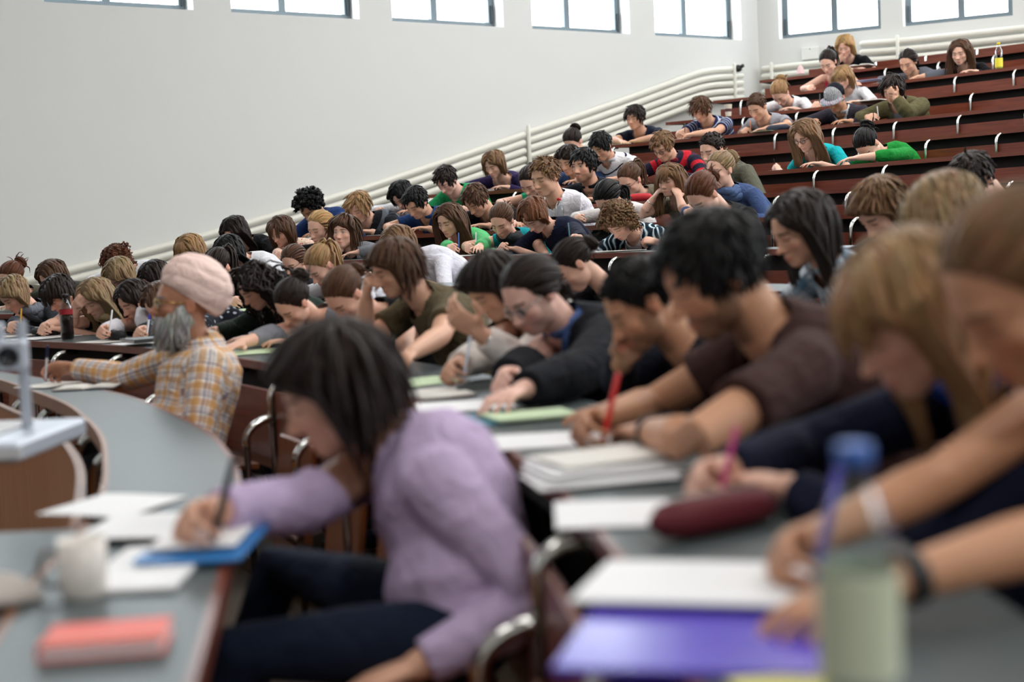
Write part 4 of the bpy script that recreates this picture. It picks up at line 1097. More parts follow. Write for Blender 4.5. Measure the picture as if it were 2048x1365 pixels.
    # ---- legs
    if legs:
        lb = MB(); hipw = .095 * S
        for s in (1, -1):
            if legpts: pts = [A(*q) for q in legpts['R' if s > 0 else 'L']]; pts = [Pel + Rt * s * hipw] + pts
            else:
                hp = Pel + Rt * s * hipw; kn = hp + F * .40 * S + Rt * s * .05 + A(0, 0, -.02); an = A(kn[0], kn[1], fz + .09) - F * .10
                pts = [hp, kn, an]
            q = [pts[0], pts[0] * .5 + pts[1] * .5, pts[1], pts[1] * .55 + pts[2] * .45, pts[2]]
            tube(lb, q, [.078 * S, .072 * S, .060 * S, .056 * S, .046 * S], 14, round_caps=True)
            ft = q[-1] + A(0, 0, -.045); tube(lb, [ft - F * .05, ft + F * .08, ft + F * .17], [(.040, .036), (.040, .036), (.036, .026)], 10, ref=U, round_caps=True)
        tube(lb, [Pel - Rt * .06, Pel + Rt * .06], [.092 * w, .092 * w], 14, round_caps=True)
        tm = cloth('trousers_cloth', trousers)
        grow('trousers', lb, .014, 2, root, root_loc, tm, lambda V, F_: (V, F_, {'weave': V}, None))
    # ---- hair
    Rs = STAR[(sex, 'skull')]; g_loc = (M.T @ A(0, 0, -1))
    cols = []
    for c, rr_ in ((shl['R'], .085), (shl['L'], .085), (Sc, .125), ((shl['R'] + Sc) / 2, .11), ((shl['L'] + Sc) / 2, .11), (pt(bez, .75), .175 * w), (pt(bez, .6), .17 * w), (Nk, .08)):
        cols.append((Ti(c[None])[0], rr_ / Sh))
    de = dens if dens else (1.4 if dist < 3.6 else 1.0 if dist < 6.2 else (.62 if dist < 10.5 else .45))
    off_ = H - root_loc
    if hair[0] not in ('none', 'turban', 'cap'):
        parts = build_hair(hair[0], hc, Rs, g_loc[None], cols, de, hairL)
        hm = tint_mesh('hair', parts, M * Sh, off_, root, M_HAIR)
    if hair[0] == 'cap':
        parts = build_hair('buzz', hc, Rs, g_loc[None], cols, .5); tint_mesh('hair', parts, M * Sh, off_, root, M_HAIR)
    if beard:
        parts = build_beard(np.array(HAIRS[beard[0]]), Rs, g_loc[None], beard[1], de); tint_mesh('beard', parts, M * Sh, off_, root, M_HAIR)
    if glasses:
        gb = MB(); gm = mat(*glasses)
        for s in (1, -1):
            ring = [T((s * (.031 + .0225 * math.cos(a)), .0965 - .006 * abs(math.cos(a)) * (math.cos(a) * 1 > 0), -.004 + .0165 * math.sin(a))) for a in np.linspace(0, 2 * PI, 19)]
            tube(gb, ring, .0016 * S, 6, caps=False); tube(gb, [T((s * .0535, .090, .003)), T((s * .072, .06, .004)), T((s * .079, -.005, .006))], .0017 * S, 6)
        tube(gb, [T((-.0085, .0995, 0)), T((0, .104, .003)), T((.0085, .0995, 0))], .0016 * S, 6)
        go = obj('glasses', gb, gm, root, True)
        for s in (1, -1):
            lb_ = MB(); ellipsoid(lb_, T((s * .031, .0955, -.004)), (.021 * S, .0012, .0155 * S), M, 14, 6); obj('lens', lb_, M_LENS, go, True)
    PEOPLE[key] = dict(root=root, H=H, M=M, S=Sh, B=S, T=T, Ti=Ti, arms=arms, Nk=Nk, Pel=Pel, F=F, Rt=Rt, U=U, dz=dz, row=k, ah=ah, root_loc=root_loc, Sc=Sc, upS=upS, bez=bez, w=w, label=label)
    return PEOPLE[key]
def lens_mat():
    m = bpy.data.materials.new('clear_lens'); m.use_nodes = True; nt = m.node_tree; nt.nodes.remove(nt.nodes['Principled BSDF'])
    t = nt.nodes.new('ShaderNodeBsdfTransparent'); t.inputs[0].default_value = (.93, .95, .96, 1); g = nt.nodes.new('ShaderNodeBsdfGlossy'); g.inputs['Roughness'].default_value = .03
    fr = nt.nodes.new('ShaderNodeFresnel'); fr.inputs[0].default_value = 1.18
    mx = nt.nodes.new('ShaderNodeMixShader'); nt.links.new(fr.outputs[0], mx.inputs[0]); nt.links.new(t.outputs[0], mx.inputs[1]); nt.links.new(g.outputs[0], mx.inputs[2]); nt.links.new(mx.outputs[0], nt.nodes['Material Output'].inputs[0])
    return m
M_LENS = lens_mat()
def garment(name, col, sleeve='long', neck=(.075, .03, 'u'), pattern=None, c2=None, c3=None, scale=1.0, **kw):
    m = cloth(name + '_cloth', col, pattern, c2, c3, scale)
    if pattern and kw.get('collar'): kw['cmat'] = cloth(name + '_collar_cloth', tuple(.68 * a + .32 * b for a, b in zip(col, c2)))
    return dict(name=name, mat=m, sleeve=sleeve, neck=neck, **kw)
# ------------------------------------------------------------------ clothing colours
BLACK = srgb(22, 22, 26); NAVY = srgb(26, 30, 50); WHITE = srgb(228, 228, 234); GREY = srgb(128, 130, 138); CHAR = srgb(48, 48, 54)
DENIM = srgb(58, 80, 122); GREEN = srgb(70, 178, 104); TEAL = srgb(20, 140, 150); PURPLE = srgb(48, 38, 78); OLIVE = srgb(92, 82, 62)
G = garment
CREW = (.078, .035, 'u'); VN = (.085, .15, 'v'); SCOOP = (.105, .12, 'u'); TEE = (.085, .045, 'u')
seat(0, SEAT_A[3], 'brown folding lecture seat, lowered, under the person in the lavender sweater', True)
# ---- front row
person('lavender', 1, (668, 775), 'person in a lavender sweater writing at the grey front desk, dark bobbed hair', 'm', depth=2.70, pitch=26, yaw=2, tyaw=8, skin='light', hair=('sleek', 'dark'), hairL=.135,
       tops=[G('sweater', srgb(192, 172, 206), neck=(.082, .035, 'u'), loose=1.5)], R=('d', 372, 1048), L=('a', -.26, 2.36, .50, 'rest'), pel=(-.13, 2.58, .53), trousers=srgb(24, 32, 50), bulk=1.05,
       legpts={'R': [(-.52, 2.98, .56), (-.66, 2.80, .12)], 'L': [(-.50, 2.42, .54), (-.62, 2.46, .10)]}, elbow={'R': (.5, -.1, -.8), 'L': (.45, -.6, -.6)})
person('turban', 1, (366, 608), 'man in a pale pink turban, grey beard and orange plaid shirt at the front desk', 'm', dr=.62, pitch=-6, yaw=-6, tyaw=0, skin='brown', pel=(-1.21, 5.02, .53), hair=('turban', 'grey'), beard=('grey', .062), glasses=('gold_wire', srgb(190, 160, 90), .25, 1.0), eyes='open',
       tops=[G('shirt', srgb(226, 218, 212), pattern='plaid', c2=srgb(206, 146, 66), c3=srgb(92, 78, 120), scale=1.15, neck=(.07, .05, 'v'), loose=1.6, collar=True)], R=('d', 118, 742, .05), L='lap', trousers=srgb(36, 36, 42), elbow={'R': (.35, .1, -.9), 'L': (.6, -.5, -.7)}, bulk=1.12)
# ---- second row, from the photographer towards the left
person('rightmost', 2, (2042, 575), 'person in black sleeveless top with pinned fair hair at the right edge, blue pen', 'f', depth=1.86, pitch=36, yaw=8, skin='tan', hair=('updo', 'mid'),
       tops=[G('tank_top', BLACK, 'none', SCOOP)], R=('d', 1540, 1118), L=('d', 1640, 1205, .042, 'rest'), trousers=BLACK, elbow={'L': (.6, -.6, -.5)})
person('blond', 2, (1818, 622), 'person with long straight blond hair, blue shirt and black cardigan in the blurred foreground', 'f', depth=2.14, pitch=34, yaw=4, skin='fair', hair=('longfringe', 'light'),
       tops=[G('shirt', srgb(24, 78, 178), 'long', (.07, .05, 'v'), collar=True), G('cardigan', NAVY, 'long', VN, open=.06)], R=('d', 1385, 962), L='x', trousers=NAVY)
person('browntee', 2, (1425, 545), 'bearded man in a dark brown T-shirt writing with a red pen in the foreground', 'm', pitch=28, yaw=0, skin='tan', hair=('short', 'black'), stubble=.75, bulk=1.12,
       tops=[G('t_shirt', srgb(66, 46, 44), 'short', TEE, loose=1.4)], R=('d', 1160, 852), L=('d', 1268, 860, .05, 'rest'), trousers=NAVY, epx={'L': (1352, 905)}, sh={'L': (.05, .0, -.02)})
person('navyjacket', 2, (1280, 607), 'man with cropped black hair and navy jacket holding a fist to his mouth', 'm', pitch=34, yaw=0, skin='tan', hair=('buzz', 'black'), stubble=.6,
       tops=[G('jacket', srgb(28, 32, 44), 'long', (.085, .06, 'v'))], R=('h', .02, .125, -.085, 'fist'), L='r', trousers=NAVY)
person('blazer', 2, (1062, 590), 'man in a black blazer over a blue shirt with glasses and tied-back dark hair', 'm', pitch=34, yaw=22, tyaw=4, roll=6, skin='pink', hair=('lowtail', 'dark'), hairL=.16, stubble=.45, glasses=('silver_wire', (.7, .7, .72), .2, 1.0), bulk=1.08,
       tops=[G('shirt', srgb(72, 92, 140), 'long', (.06, .05, 'v'), collar=True), G('blazer', srgb(26, 27, 33), 'long', (.085, .20, 'v'), loose=1.6)], R=('d', 935, 792), L=('d', 968, 806, .042, 'rest'), trousers=BLACK)
person('whiteshirt', 2, (985, 572), 'person in a rumpled white shirt with a wristwatch, hand raised before the face', 'm', pitch=40, yaw=10, skin='light', hair=('sleek', 'dark'),
       tops=[G('shirt', srgb(222, 214, 208), 'long', (.075, .09, 'v'), cuff=.80, loose=1.8)], R=('d', 892, 742), L=('p', 916, 638, 4.12, 'cheek'), trousers=NAVY, elbow={'L': (.2, .2, -1.0)})
person('olivetee', 2, (790, 535), 'young man in an olive brown T-shirt leaning his brow on his knuckles', 'm', pitch=24, yaw=-4, skin='light', hair=('sleek', 'brown'), hairL=.115,
       tops=[G('t_shirt', OLIVE, 'short', TEE, loose=1.4)], R=('h', .035, .13, -.005, 'fist'), L=('d', 772, 738, .042, 'rest'), trousers=NAVY)
person('blacktank', 2, (690, 590), 'woman with pinned-up brown hair in a black vest top bending over her paper', 'f', pitch=52, yaw=16, skin='fair', hair=('updo', 'brown'), tops=[G('tank_top', BLACK, 'none', SCOOP)], side=-.08)
person('greyleaning', 2, (586, 606), 'woman with a messy dark bun in a grey top leaning low over the desk', 'f', pitch=48, yaw=10, roll=-8, skin='fair', hair=('bun', 'dark'), tops=[G('sweater', srgb(132, 134, 142), 'long', SCOOP, cuff=.6)], side=-.24, R=('d', 460, 696, .03, 'flat'))
person('greenjacket', 2, (512, 572), 'woman with long curly dark hair and dark green jacket beside the bun-haired woman', 'f', pitch=38, skin='fair', hair=('curlylong', 'dark'), tops=[G('jacket', srgb(40, 50, 44), 'long', VN)], side=-.10)
person('patterned', 2, (322, 606), 'woman in a black and white flowered dress hidden behind the turbaned man', 'f', pitch=42, skin='fair', hair=('bob', 'brown'), tops=[G('dress', srgb(24, 26, 34), 'long', CREW, pattern='floral', c2=srgb(150, 155, 165), scale=1.2)], side=-.42, R=('d', 262, 668))
person('whitesweater', 2, (268, 600), 'woman with long dark hair in a white sweater touching her hair by her ear', 'f', pitch=34, yaw=4, skin='fair', hair=('long', 'dark'), tops=[G('sweater', srgb(222, 218, 226), 'long', SCOOP)], R=('d', 184, 666), L=('h', -.092, .0, .02, 'cheek'))
person('scarf', 2, (192, 595), 'woman with long ash brown hair and beige scarf, hand pressed to her forehead', 'f', pitch=36, yaw=10, skin='fair', hair=('long', 'ash'), tops=[G('top', BLACK, 'short', CREW)], R=('h', .03, .125, .045, 'cheek'), L='lap')
person('lilac', 2, (118, 588), 'woman with dark brown bob in a pale lilac grey shirt, second from left', 'f', pitch=44, skin='fair', hair=('fringe', 'dark'), tops=[G('shirt', srgb(176, 170, 184), 'elbow', (.075, .06, 'v'))], R=('d', 70, 660), L='r')
person('greyscarf', 2, (27, 588), 'woman with short ash blond hair and grey scarf at the far left edge', 'f', pitch=42, skin='fair', hair=('bob', 'ash'), tops=[G('top', srgb(60, 64, 74), 'long', CREW)], R=('d', 8, 660))
# ---- third row
person('edgebun', 3, (24, 556), 'person with a dark red topknot behind the grey-scarfed woman', 'f', pitch=30, hair=('bun', 'auburn'), tops=[G('jacket', srgb(86, 84, 72), 'long', CREW)])
person('darkjacket', 3, (104, 552), 'woman with brown hair and a dark jacket behind the lilac-shirted woman', 'f', pitch=40, hair=('long', 'brown'), tops=[G('jacket', srgb(60, 58, 52), 'long', CREW)])
person('ashback', 3, (240, 548), 'woman with ash blond hair hanging forward, behind the white-sweatered woman', 'f', pitch=55, hair=('long', 'ash'), tops=[G('top', CHAR, 'long', CREW)])
person('darkback', 3, (312, 555), 'woman with dark brown hair in black right above the turbaned man\'s forehead', 'f', pitch=48, hair=('long', 'dark'), tops=[G('top', BLACK, 'long', CREW)])
person('blacksweater', 3, (436, 535), 'woman with a dark ponytail and black sweater writing with a purple pen', 'f', pitch=36, yaw=6, skin='fair', hair=('pony', 'dark'), tops=[G('sweater', BLACK, 'long', CREW)], R=('d', 488, 612), side=-.12)
person('blondponytail', 3, (642, 532), 'woman with a light brown ponytail bending behind the woman in the black vest', 'f', pitch=44, skin='fair', hair=('pony', 'light'), tops=[G('top', srgb(196, 196, 204), 'long', CREW)])
person('backbun', 3, (1148, 530), 'person with dark pinned hair in black, half hidden behind the man in the blazer', 'f', pitch=46, yaw=-20, hair=('updo', 'dark'), tops=[G('top', BLACK, 'long', CREW)])
person('plaidshirt', 3, (1600, 455), 'person with long straight dark hair and blue plaid shirt behind the brown T-shirt man', 'f', pitch=26, skin='light', hair=('medium', 'dark'), hairL=.31, tops=[G('shirt', srgb(200, 206, 214), 'long', (.07, .05, 'v'), pattern='plaid', c2=srgb(40, 100, 130), c3=srgb(170, 180, 190), scale=1.6, collar=True)])
person('blondback', 3, (1888, 442), 'person with ash blond hair behind the long-haired blond in the foreground', 'f', pitch=40, hair=('medium', 'ash'), tops=[G('top', NAVY, 'long', CREW)], yaw=-15)
# ---- fourth row
person('curlyauburn', 4, (236, 520), 'person with frizzy auburn hair and white top at the far left beneath the pipes', 'f', pitch=52, hair=('curly', 'auburn'), tops=[G('top', WHITE, 'long', CREW)], side=-.15)
person('blondlong', 4, (379, 500), 'woman with long fair hair in black at the end of a row above the turban', 'f', pitch=34, yaw=8, skin='fair', hair=('longfringe', 'light'), tops=[G('top', BLACK, 'long', CREW)])
person('blackhair', 4, (460, 502), 'woman with long black hair and white sweater, face hidden', 'f', pitch=56, hair=('long', 'black'), tops=[G('sweater', WHITE, 'long', CREW)], side=-.15)
person('glassesrow', 4, (588, 524), 'woman with glasses and brown hair half hidden by the fair ponytail', 'f', pitch=30, yaw=10, hair=('lowtail', 'brown'), glasses=('dark_frame', (.03, .025, .02), .4, 0.0), tops=[G('top', CHAR, 'long', CREW)])
person('whiteblouse', 4, (797, 488), 'woman in a white blouse with long light brown hair behind the olive T-shirt', 'f', pitch=40, hair=('long', 'mid'), tops=[G('blouse', srgb(224, 224, 236), 'elbow', CREW)], side=-.34)
person('lightback', 4, (1762, 418), 'person with tousled light brown hair beyond the blond in the blue shirt', 'm', pitch=44, hair=('mop', 'mid'), tops=[G('sweater', CHAR, 'long', CREW)])
# ---- fifth row
person('darkrow', 5, (470, 462), 'woman with long dark hair in black below the wall pipes', 'f', pitch=46, hair=('long', 'dark'), tops=[G('top', BLACK, 'long', CREW)], side=-.12)
person('floral', 5, (562, 462), 'woman with brown hair and a salmon flowered blouse', 'f', pitch=30, yaw=4, skin='fair', hair=('fringe', 'brown'), hairL=.27, tops=[G('blouse', srgb(228, 198, 182), 'long', (.075, .06, 'v'), pattern='floral', c2=srgb(196, 104, 92), c3=srgb(236, 220, 190), scale=.9)], R=('d', 545, 520), side=-.05)
person('blondbun', 5, (640, 456), 'woman with fair hair tied low, in black, facing left beside the dark curly-haired man', 'f', pitch=20, skin='fair', hair=('lowtail', 'blond'), hairL=.08, tops=[G('top', BLACK, 'long', CREW)])
person('chinrest', 5, (690, 464), 'person with tousled brown hair resting chin on hand, grey jacket over black', 'f', pitch=2, yaw=14, skin='fair', hair=('sleek', 'brown'), hairL=.13, eyes='open', tops=[G('t_shirt', BLACK, 'long', CREW), G('jacket', srgb(120, 122, 128), 'long', CREW, open=.07)], R=('h', .012, .085, -.125, 'fist'), side=-.06)
person('greencardigan', 5, (898, 440), 'woman with very long brown hair in a bright green cardigan over white', 'f', pitch=26, yaw=10, skin='fair', hair=('long', 'brown'), hairL=.44, tops=[G('top', WHITE, 'long', SCOOP), G('cardigan', srgb(88, 184, 116), 'long', SCOOP, open=.055)], R=('d', 936, 502), L=('d', 880, 512, .042, 'rest'), side=-.06)
person('tealscarf', 5, (1004, 442), 'woman in a teal T-shirt and charcoal scarf with hair pulled back', 'f', pitch=36, yaw=18, skin='fair', hair=('updo', 'brown'), tops=[G('t_shirt', TEAL, 'cap', CREW)], R='w', L='r')
person('navybob', 5, (1068, 430), 'woman with a reddish brown bob and navy sweater bowing her face away', 'f', pitch=54, yaw=4, hair=('bob', 'red'), tops=[G('sweater', NAVY, 'long', CREW)], L=('d', 1152, 492, .055, 'pen'), side=-.14)
person('curlyhead', 5, (1238, 442), 'woman with short curly reddish hair in a teal and white swirl top', 'f', pitch=50, yaw=8, hair=('curly', 'mid'), tops=[G('shirt', srgb(206, 200, 204), 'long', CREW), G('vest', srgb(24, 30, 44), 'short', VN, pattern='swirl', c2=srgb(60, 130, 150), c3=srgb(210, 218, 222))], L=('d', 1290, 482, .055, 'pen'), R='r')
person('auburnupdo', 5, (1406, 390), 'person with pinned auburn hair just behind the black-haired foreground head', 'f', pitch=50, hair=('updo', 'auburn'), tops=[G('top', BLACK, 'long', CREW)])
person('darkright', 5, (1946, 360), 'person with dark hair above the two fair heads on the right', 'm', pitch=46, hair=('short', 'dark'), tops=[G('sweater', BLACK, 'long', CREW)])
# ---- sixth row
person('curlydenim', 6, (620, 414), 'man with dense black curls in a denim jacket over white', 'm', pitch=50, skin='tan', hair=('afro', 'black'), tops=[G('t_shirt', WHITE, 'long', CREW), G('jacket', srgb(40, 62, 112), 'long', CREW, open=.05)], side=-.2)
person('striped', 6, (718, 414), 'young man with tousled sandy hair in a black and grey striped sweater', 'm', pitch=36, yaw=4, skin='fair', hair=('short', 'light'), hairL=.07, tops=[G('sweater', srgb(30, 32, 38), 'long', CREW, pattern='wide', c2=srgb(96, 102, 112), scale=1.1)], side=-.2)
person('bluepolo', 6, (832, 405), 'man with short black hair in a dark blue polo writing low over his paper', 'm', pitch=42, skin='light', hair=('short', 'black'), tops=[G('polo_shirt', srgb(36, 62, 110), 'short', (.075, .06, 'v'), collar=True)], side=-.12)
person('brownhead', 6, (952, 400), 'man with brown hair in black bending beside the green bottle', 'm', pitch=46, skin='light', hair=('short', 'brown'), tops=[G('shirt', BLACK, 'long', CREW)], side=-.06)
person('whitelong', 6, (1090, 354), 'man with spiky light brown hair in a white long-sleeved shirt', 'm', pitch=20, skin='light', hair=('spiky', 'mid'), tops=[G('shirt', srgb(228, 226, 234), 'long', TEE, loose=1.4)], L=('d', 1162, 440, .055, 'pen'), R='r', side=-.10)
person('blackclip', 6, (1216, 398), 'woman with long black hair held by a clip, face hidden in shadow', 'f', pitch=54, hair=('lowtail', 'black'), tops=[G('top', srgb(210, 206, 206), 'long', CREW)])
person('cheeks', 6, (1340, 360), 'woman with long fair brown hair holding her face in both hands', 'f', pitch=12, yaw=8, skin='fair', hair=('longfringe', 'mid'), tops=[G('t_shirt', srgb(116, 108, 92), 'short', TEE)], R=('h', .072, .055, -.06, 'cheek'), L=('h', -.072, .055, -.06, 'cheek'), side=-.05)
person('bluejacket', 6, (1440, 340), 'woman with fair hair in a bun, slate blue jacket and plaid scarf', 'f', pitch=14, skin='fair', hair=('bun', 'ash'), tops=[G('jacket', srgb(62, 80, 120), 'long', CREW)], side=-.10, L='r')
# ---- seventh row
person('whitevest', 7, (804, 390), 'woman with chin-length black hair in white near the pipes', 'f', pitch=50, hair=('medium', 'black'), tops=[G('top', WHITE, 'long', CREW)])
person('greentee', 7, (892, 360), 'young man with short dark hair in a green T-shirt bowing his head', 'm', pitch=46, skin='pink', hair=('short', 'dark'), tops=[G('t_shirt', srgb(40, 150, 92), 'short', TEE)], side=-.14)
person('greenponytail', 7, (1060, 364), 'woman with dark ponytail in a green T-shirt beside the white long-sleeved man', 'f', pitch=42, yaw=8, skin='fair', hair=('pony', 'dark'), tops=[G('t_shirt', srgb(36, 156, 112), 'cap', SCOOP)])
person('blackshirt', 7, (1168, 330), 'man with black hair and stubble in a black shirt looking left', 'm', pitch=10, yaw=2, skin='light', hair=('short', 'black'), stubble=.55, eyes='open', tops=[G('shirt', srgb(26, 28, 36), 'long', (.075, .08, 'v'), collar=True)], side=-.06)
person('ponyglasses', 7, (1260, 360), 'woman with a brown ponytail, glasses and khaki shirt leaning over a red case', 'f', pitch=38, yaw=2, skin='fair', hair=('pony', 'brown'), glasses=('dark_frame', (.03, .025, .02), .4, 0.0), tops=[G('shirt', srgb(112, 104, 90), 'short', VN)], side=-.06)
person('croppedkhaki', 7, (1424, 300), 'man with cropped dark hair in a khaki shirt behind the bun-haired woman', 'm', pitch=22, hair=('buzz', 'dark'), tops=[G('shirt', srgb(92, 92, 80), 'long', CREW)], side=-.12)
# ---- eighth row
person('purple', 8, (988, 328), 'woman with a straight streaked bob in a dark purple cardigan', 'f', pitch=32, yaw=0, skin='fair', hair=('bob', 'mid'), tops=[G('top', srgb(208, 206, 214), 'long', SCOOP), G('cardigan', PURPLE, 'long', SCOOP, open=.04)], side=-.04)
person('hoodie', 8, (1138, 320), 'boy with dark fringe in a blue hooded top', 'm', pitch=28, skin='light', hair=('mop', 'dark'), tops=[G('hoodie', srgb(62, 84, 128), 'long', CREW)])
person('stripedpolo', 8, (1202, 292), 'man with short black hair in a white polo with thin dark stripes', 'm', pitch=36, skin='light', hair=('short', 'black'), tops=[G('polo_shirt', srgb(224, 222, 228), 'short', (.07, .05, 'v'), pattern='stripes', c2=srgb(40, 40, 60), scale=1.8, collar=True)], side=-.14)
person('redcardigan', 8, (1326, 292), 'young man with glasses in a red and navy striped cardigan, white collar', 'm', pitch=38, skin='light', hair=('short', 'mid'), glasses=('dark_frame', (.03, .025, .02), .4, 0.0), tops=[G('cardigan', srgb(36, 34, 52), 'long', (.07, .06, 'v'), pattern='wide', c2=srgb(190, 36, 50), scale=1.25, collar=True)], side=-.16)
person('tealtee', 8, (1610, 270), 'woman with long brown hair and glasses in a bright teal T-shirt', 'f', pitch=34, yaw=0, skin='fair', hair=('long', 'mid'), hairL=.42, glasses=('dark_frame', (.03, .025, .02), .4, 0.0), tops=[G('t_shirt', srgb(18, 160, 168), 'short', SCOOP)], R=('d', 1548, 336), L='r', side=-.05)
person('asleep', 8, (1735, 290), 'person in green with a dark bun resting the head on folded arms', 'f', pitch=62, yaw=6, roll=10, hair=('bun', 'black'), tops=[G('sweater', srgb(28, 128, 52), 'long', CREW, cuff=.45)], L=('d', 1694, 318, .05, 'rest'), R=('d', 1655, 330), side=-.16)
# ---- ninth row
person('navybun', 9, (1146, 284), 'woman with hair in a small bun and navy top below the pipes', 'f', pitch=46, hair=('bun', 'dark'), tops=[G('top', NAVY, 'long', CREW)])
# ---- tenth row
person('blackteeleft', 10, (1270, 234), 'young man with dark hair in a black T-shirt at the left end of his row', 'm', pitch=16, skin='light', hair=('short', 'dark'), hairL=.062, tops=[G('t_shirt', srgb(26, 32, 50), 'short', TEE)], R=('d', 1246, 284, .03, 'flat'), L=('d', 1262, 283, .042, 'rest'), side=-.06)
person('navystripes', 10, (1402, 218), 'young man with tousled brown hair in a navy T-shirt with thin white stripes', 'm', pitch=36, skin='light', hair=('short', 'brown'), hairL=.07, tops=[G('t_shirt', srgb(34, 44, 84), 'short', TEE, pattern='stripes', c2=srgb(200, 205, 220))], R=('d', 1356, 268), L=('d', 1372, 270, .042, 'rest'), side=-.05)
person('greytee', 10, (1514, 214), 'man with cropped hair in a grey T-shirt writing with an orange pencil', 'm', pitch=36, skin='light', hair=('buzz', 'brown'), tops=[G('t_shirt', srgb(146, 146, 154), 'short', TEE)], R=('d', 1488, 262), L=('d', 1516, 260, .042, 'rest'), side=-.06)
person('cap', 10, (1670, 196), 'man in a grey and black baseball cap and charcoal sweater', 'm', pitch=38, yaw=4, skin='tan', hair=('cap', 'black'), tops=[G('shirt', srgb(214, 214, 220), 'long', (.06, .06, 'v'), collar=True), G('sweater', srgb(50, 46, 56), 'long', (.08, .13, 'v'))], side=-.02, L='r')
person('olivejacket', 10, (1786, 178), 'man in an olive jacket with one hand across his forehead', 'm', pitch=30, yaw=8, skin='light', hair=('mop', 'dark'), tops=[G('t_shirt', GREY, 'long', TEE), G('jacket', srgb(88, 82, 56), 'long', CREW, open=.05, loose=1.5)], R=('d', 1742, 234), L=('h', -.02, .12, .035, 'cheek'), side=-.04)
# ---- eleventh to thirteenth rows
person('bunwhite', 11, (1560, 186), 'woman with a fair bun in white bowing her head', 'f', pitch=58, hair=('bun', 'light'), tops=[G('top', WHITE, 'short', CREW)])
person('whitetee', 11, (1686, 154), 'woman with a fair straight bob in a white T-shirt above the capped man', 'f', pitch=30, yaw=14, skin='fair', hair=('longfringe', 'light'), hairL=.26, tops=[G('t_shirt', WHITE, 'short', TEE)], R=('d', 1628, 208), L='r')
person('pink', 12, (1656, 124), 'woman with a dark ponytail in a coral pink sleeveless top', 'f', pitch=38, yaw=4, skin='fair', hair=('pony', 'dark'), tops=[G('vest_top', srgb(230, 62, 92), 'none', SCOOP)], R='w')
person('greyjacket', 12, (1816, 124), 'woman with brown hair in a grey jacket in the row below the top', 'f', pitch=32, skin='light', hair=('lowtail', 'dark'), tops=[G('jacket', srgb(96, 98, 108), 'long', CREW)], side=-.12)
person('longwavy', 12, (1920, 104), 'woman with long wavy brown hair in black beside the yellow-labelled bottle', 'f', pitch=22, yaw=10, skin='fair', hair=('long', 'brown'), hairL=.34, tops=[G('cardigan', BLACK, 'long', VN)], R=('d', 1878, 152), L='r')
person('topblonde', 13, (1690, 92), 'woman with blond bobbed hair in black in the topmost row, hand at her mouth', 'f', pitch=30, yaw=10, skin='fair', hair=('bob', 'blond'), tops=[G('t_shirt', BLACK, 'short', TEE)], R=('h', .01, .10, -.085, 'fist'), side=-.04)
grow_all()
# ------------------------------------------------------------------ worn things: parts of the people
def local_obj(name, mb, mats, P, smooth=True):
    return obj(name, mb, mats, P['root'], smooth)
def turban(P):
    T, S, M, H = P['T'], P['S'], P['M'], P['H']
    tilt = rotaxis((1, 0, 0), math.radians(30)); d = DIRS.reshape(-1, 3)
    el = np.arcsin(np.clip(d[:, 2], -1, 1)); az = np.arctan2(d[:, 0], d[:, 1])
    ridge = np.abs(np.sin(6.5 * (el + .35 * np.cos(az) + .12 * np.sin(2 * az)))) ** .6
    r = np.stack([d[:, 0] * .098, d[:, 1] * .134, d[:, 2] * .112], 1) * (1 + .034 * (ridge - .7))[:, None]
    r[:, 2] = np.maximum(r[:, 2], -.058)
    V = r @ tilt.T + A(0, -.048, .066)
    mb = MB(); mb.add((V * S) @ M.T + H, STARF); local_obj('turban', mb, cloth('turban_cloth', srgb(238, 208, 200)), P)
turban(PEOPLE['turban'])
def cap_hat(P):
    T, S, M, H = P['T'], P['S'], P['M'], P['H']
    d = DIRS.reshape(-1, 3); Rr = STAR[('m', 'skull')].reshape(-1) + .012; V = d * Rr[:, None]; V[:, 2] = np.maximum(V[:, 2] * 1.06, .035)
    mb = MB(); mb.add((V * S) @ M.T + H, STARF); c = local_obj('cap', mb, cloth('cap_black', srgb(24, 26, 36)), P)
    fr = (d[:, 1] > .12) & (d[:, 2] > .25); V2 = d * (Rr + .003)[:, None]; V2[:, 2] = V2[:, 2] * 1.06
    F = [f for f in STARF[:-2] if all(fr[i] for i in f)]
    mb = MB(); mb.add((V2 * S) @ M.T + H, F)
    obj('front_panel', mb, cloth('cap_print', srgb(150, 152, 156), 'swirl', srgb(40, 42, 50), srgb(206, 206, 208), .45), c, True)
    mb = MB(); pts = []
    n = 15; V3 = []
    for i in range(n):
        a = math.radians(-70 + 140 * i / (n - 1)); b = A(.078 * math.sin(a), .094 * math.cos(a), .042); e = b + A(.045 * math.sin(a) * 1.0, .075 * math.cos(a), -.006 - .016 * abs(math.sin(a)))
        V3 += [T(b), T(e), T(b - A(0, 0, .004)), T(e - A(0, 0, .004))]
    F3 = []
    for i in range(n - 1):
        o, q = 4 * i, 4 * i + 4; F3 += [(o, o + 1, q + 1, q), (o + 2, q + 2, q + 3, o + 3), (o + 1, o + 3, q + 3, q + 1), (o, q, q + 2, o + 2)]
    mb.add(V3, F3); obj('brim', mb, cloth('cap_brim', srgb(150, 110, 122), 'swirl', srgb(226, 224, 226), srgb(70, 150, 170), .5), c, True)
cap_hat(PEOPLE['cap'])
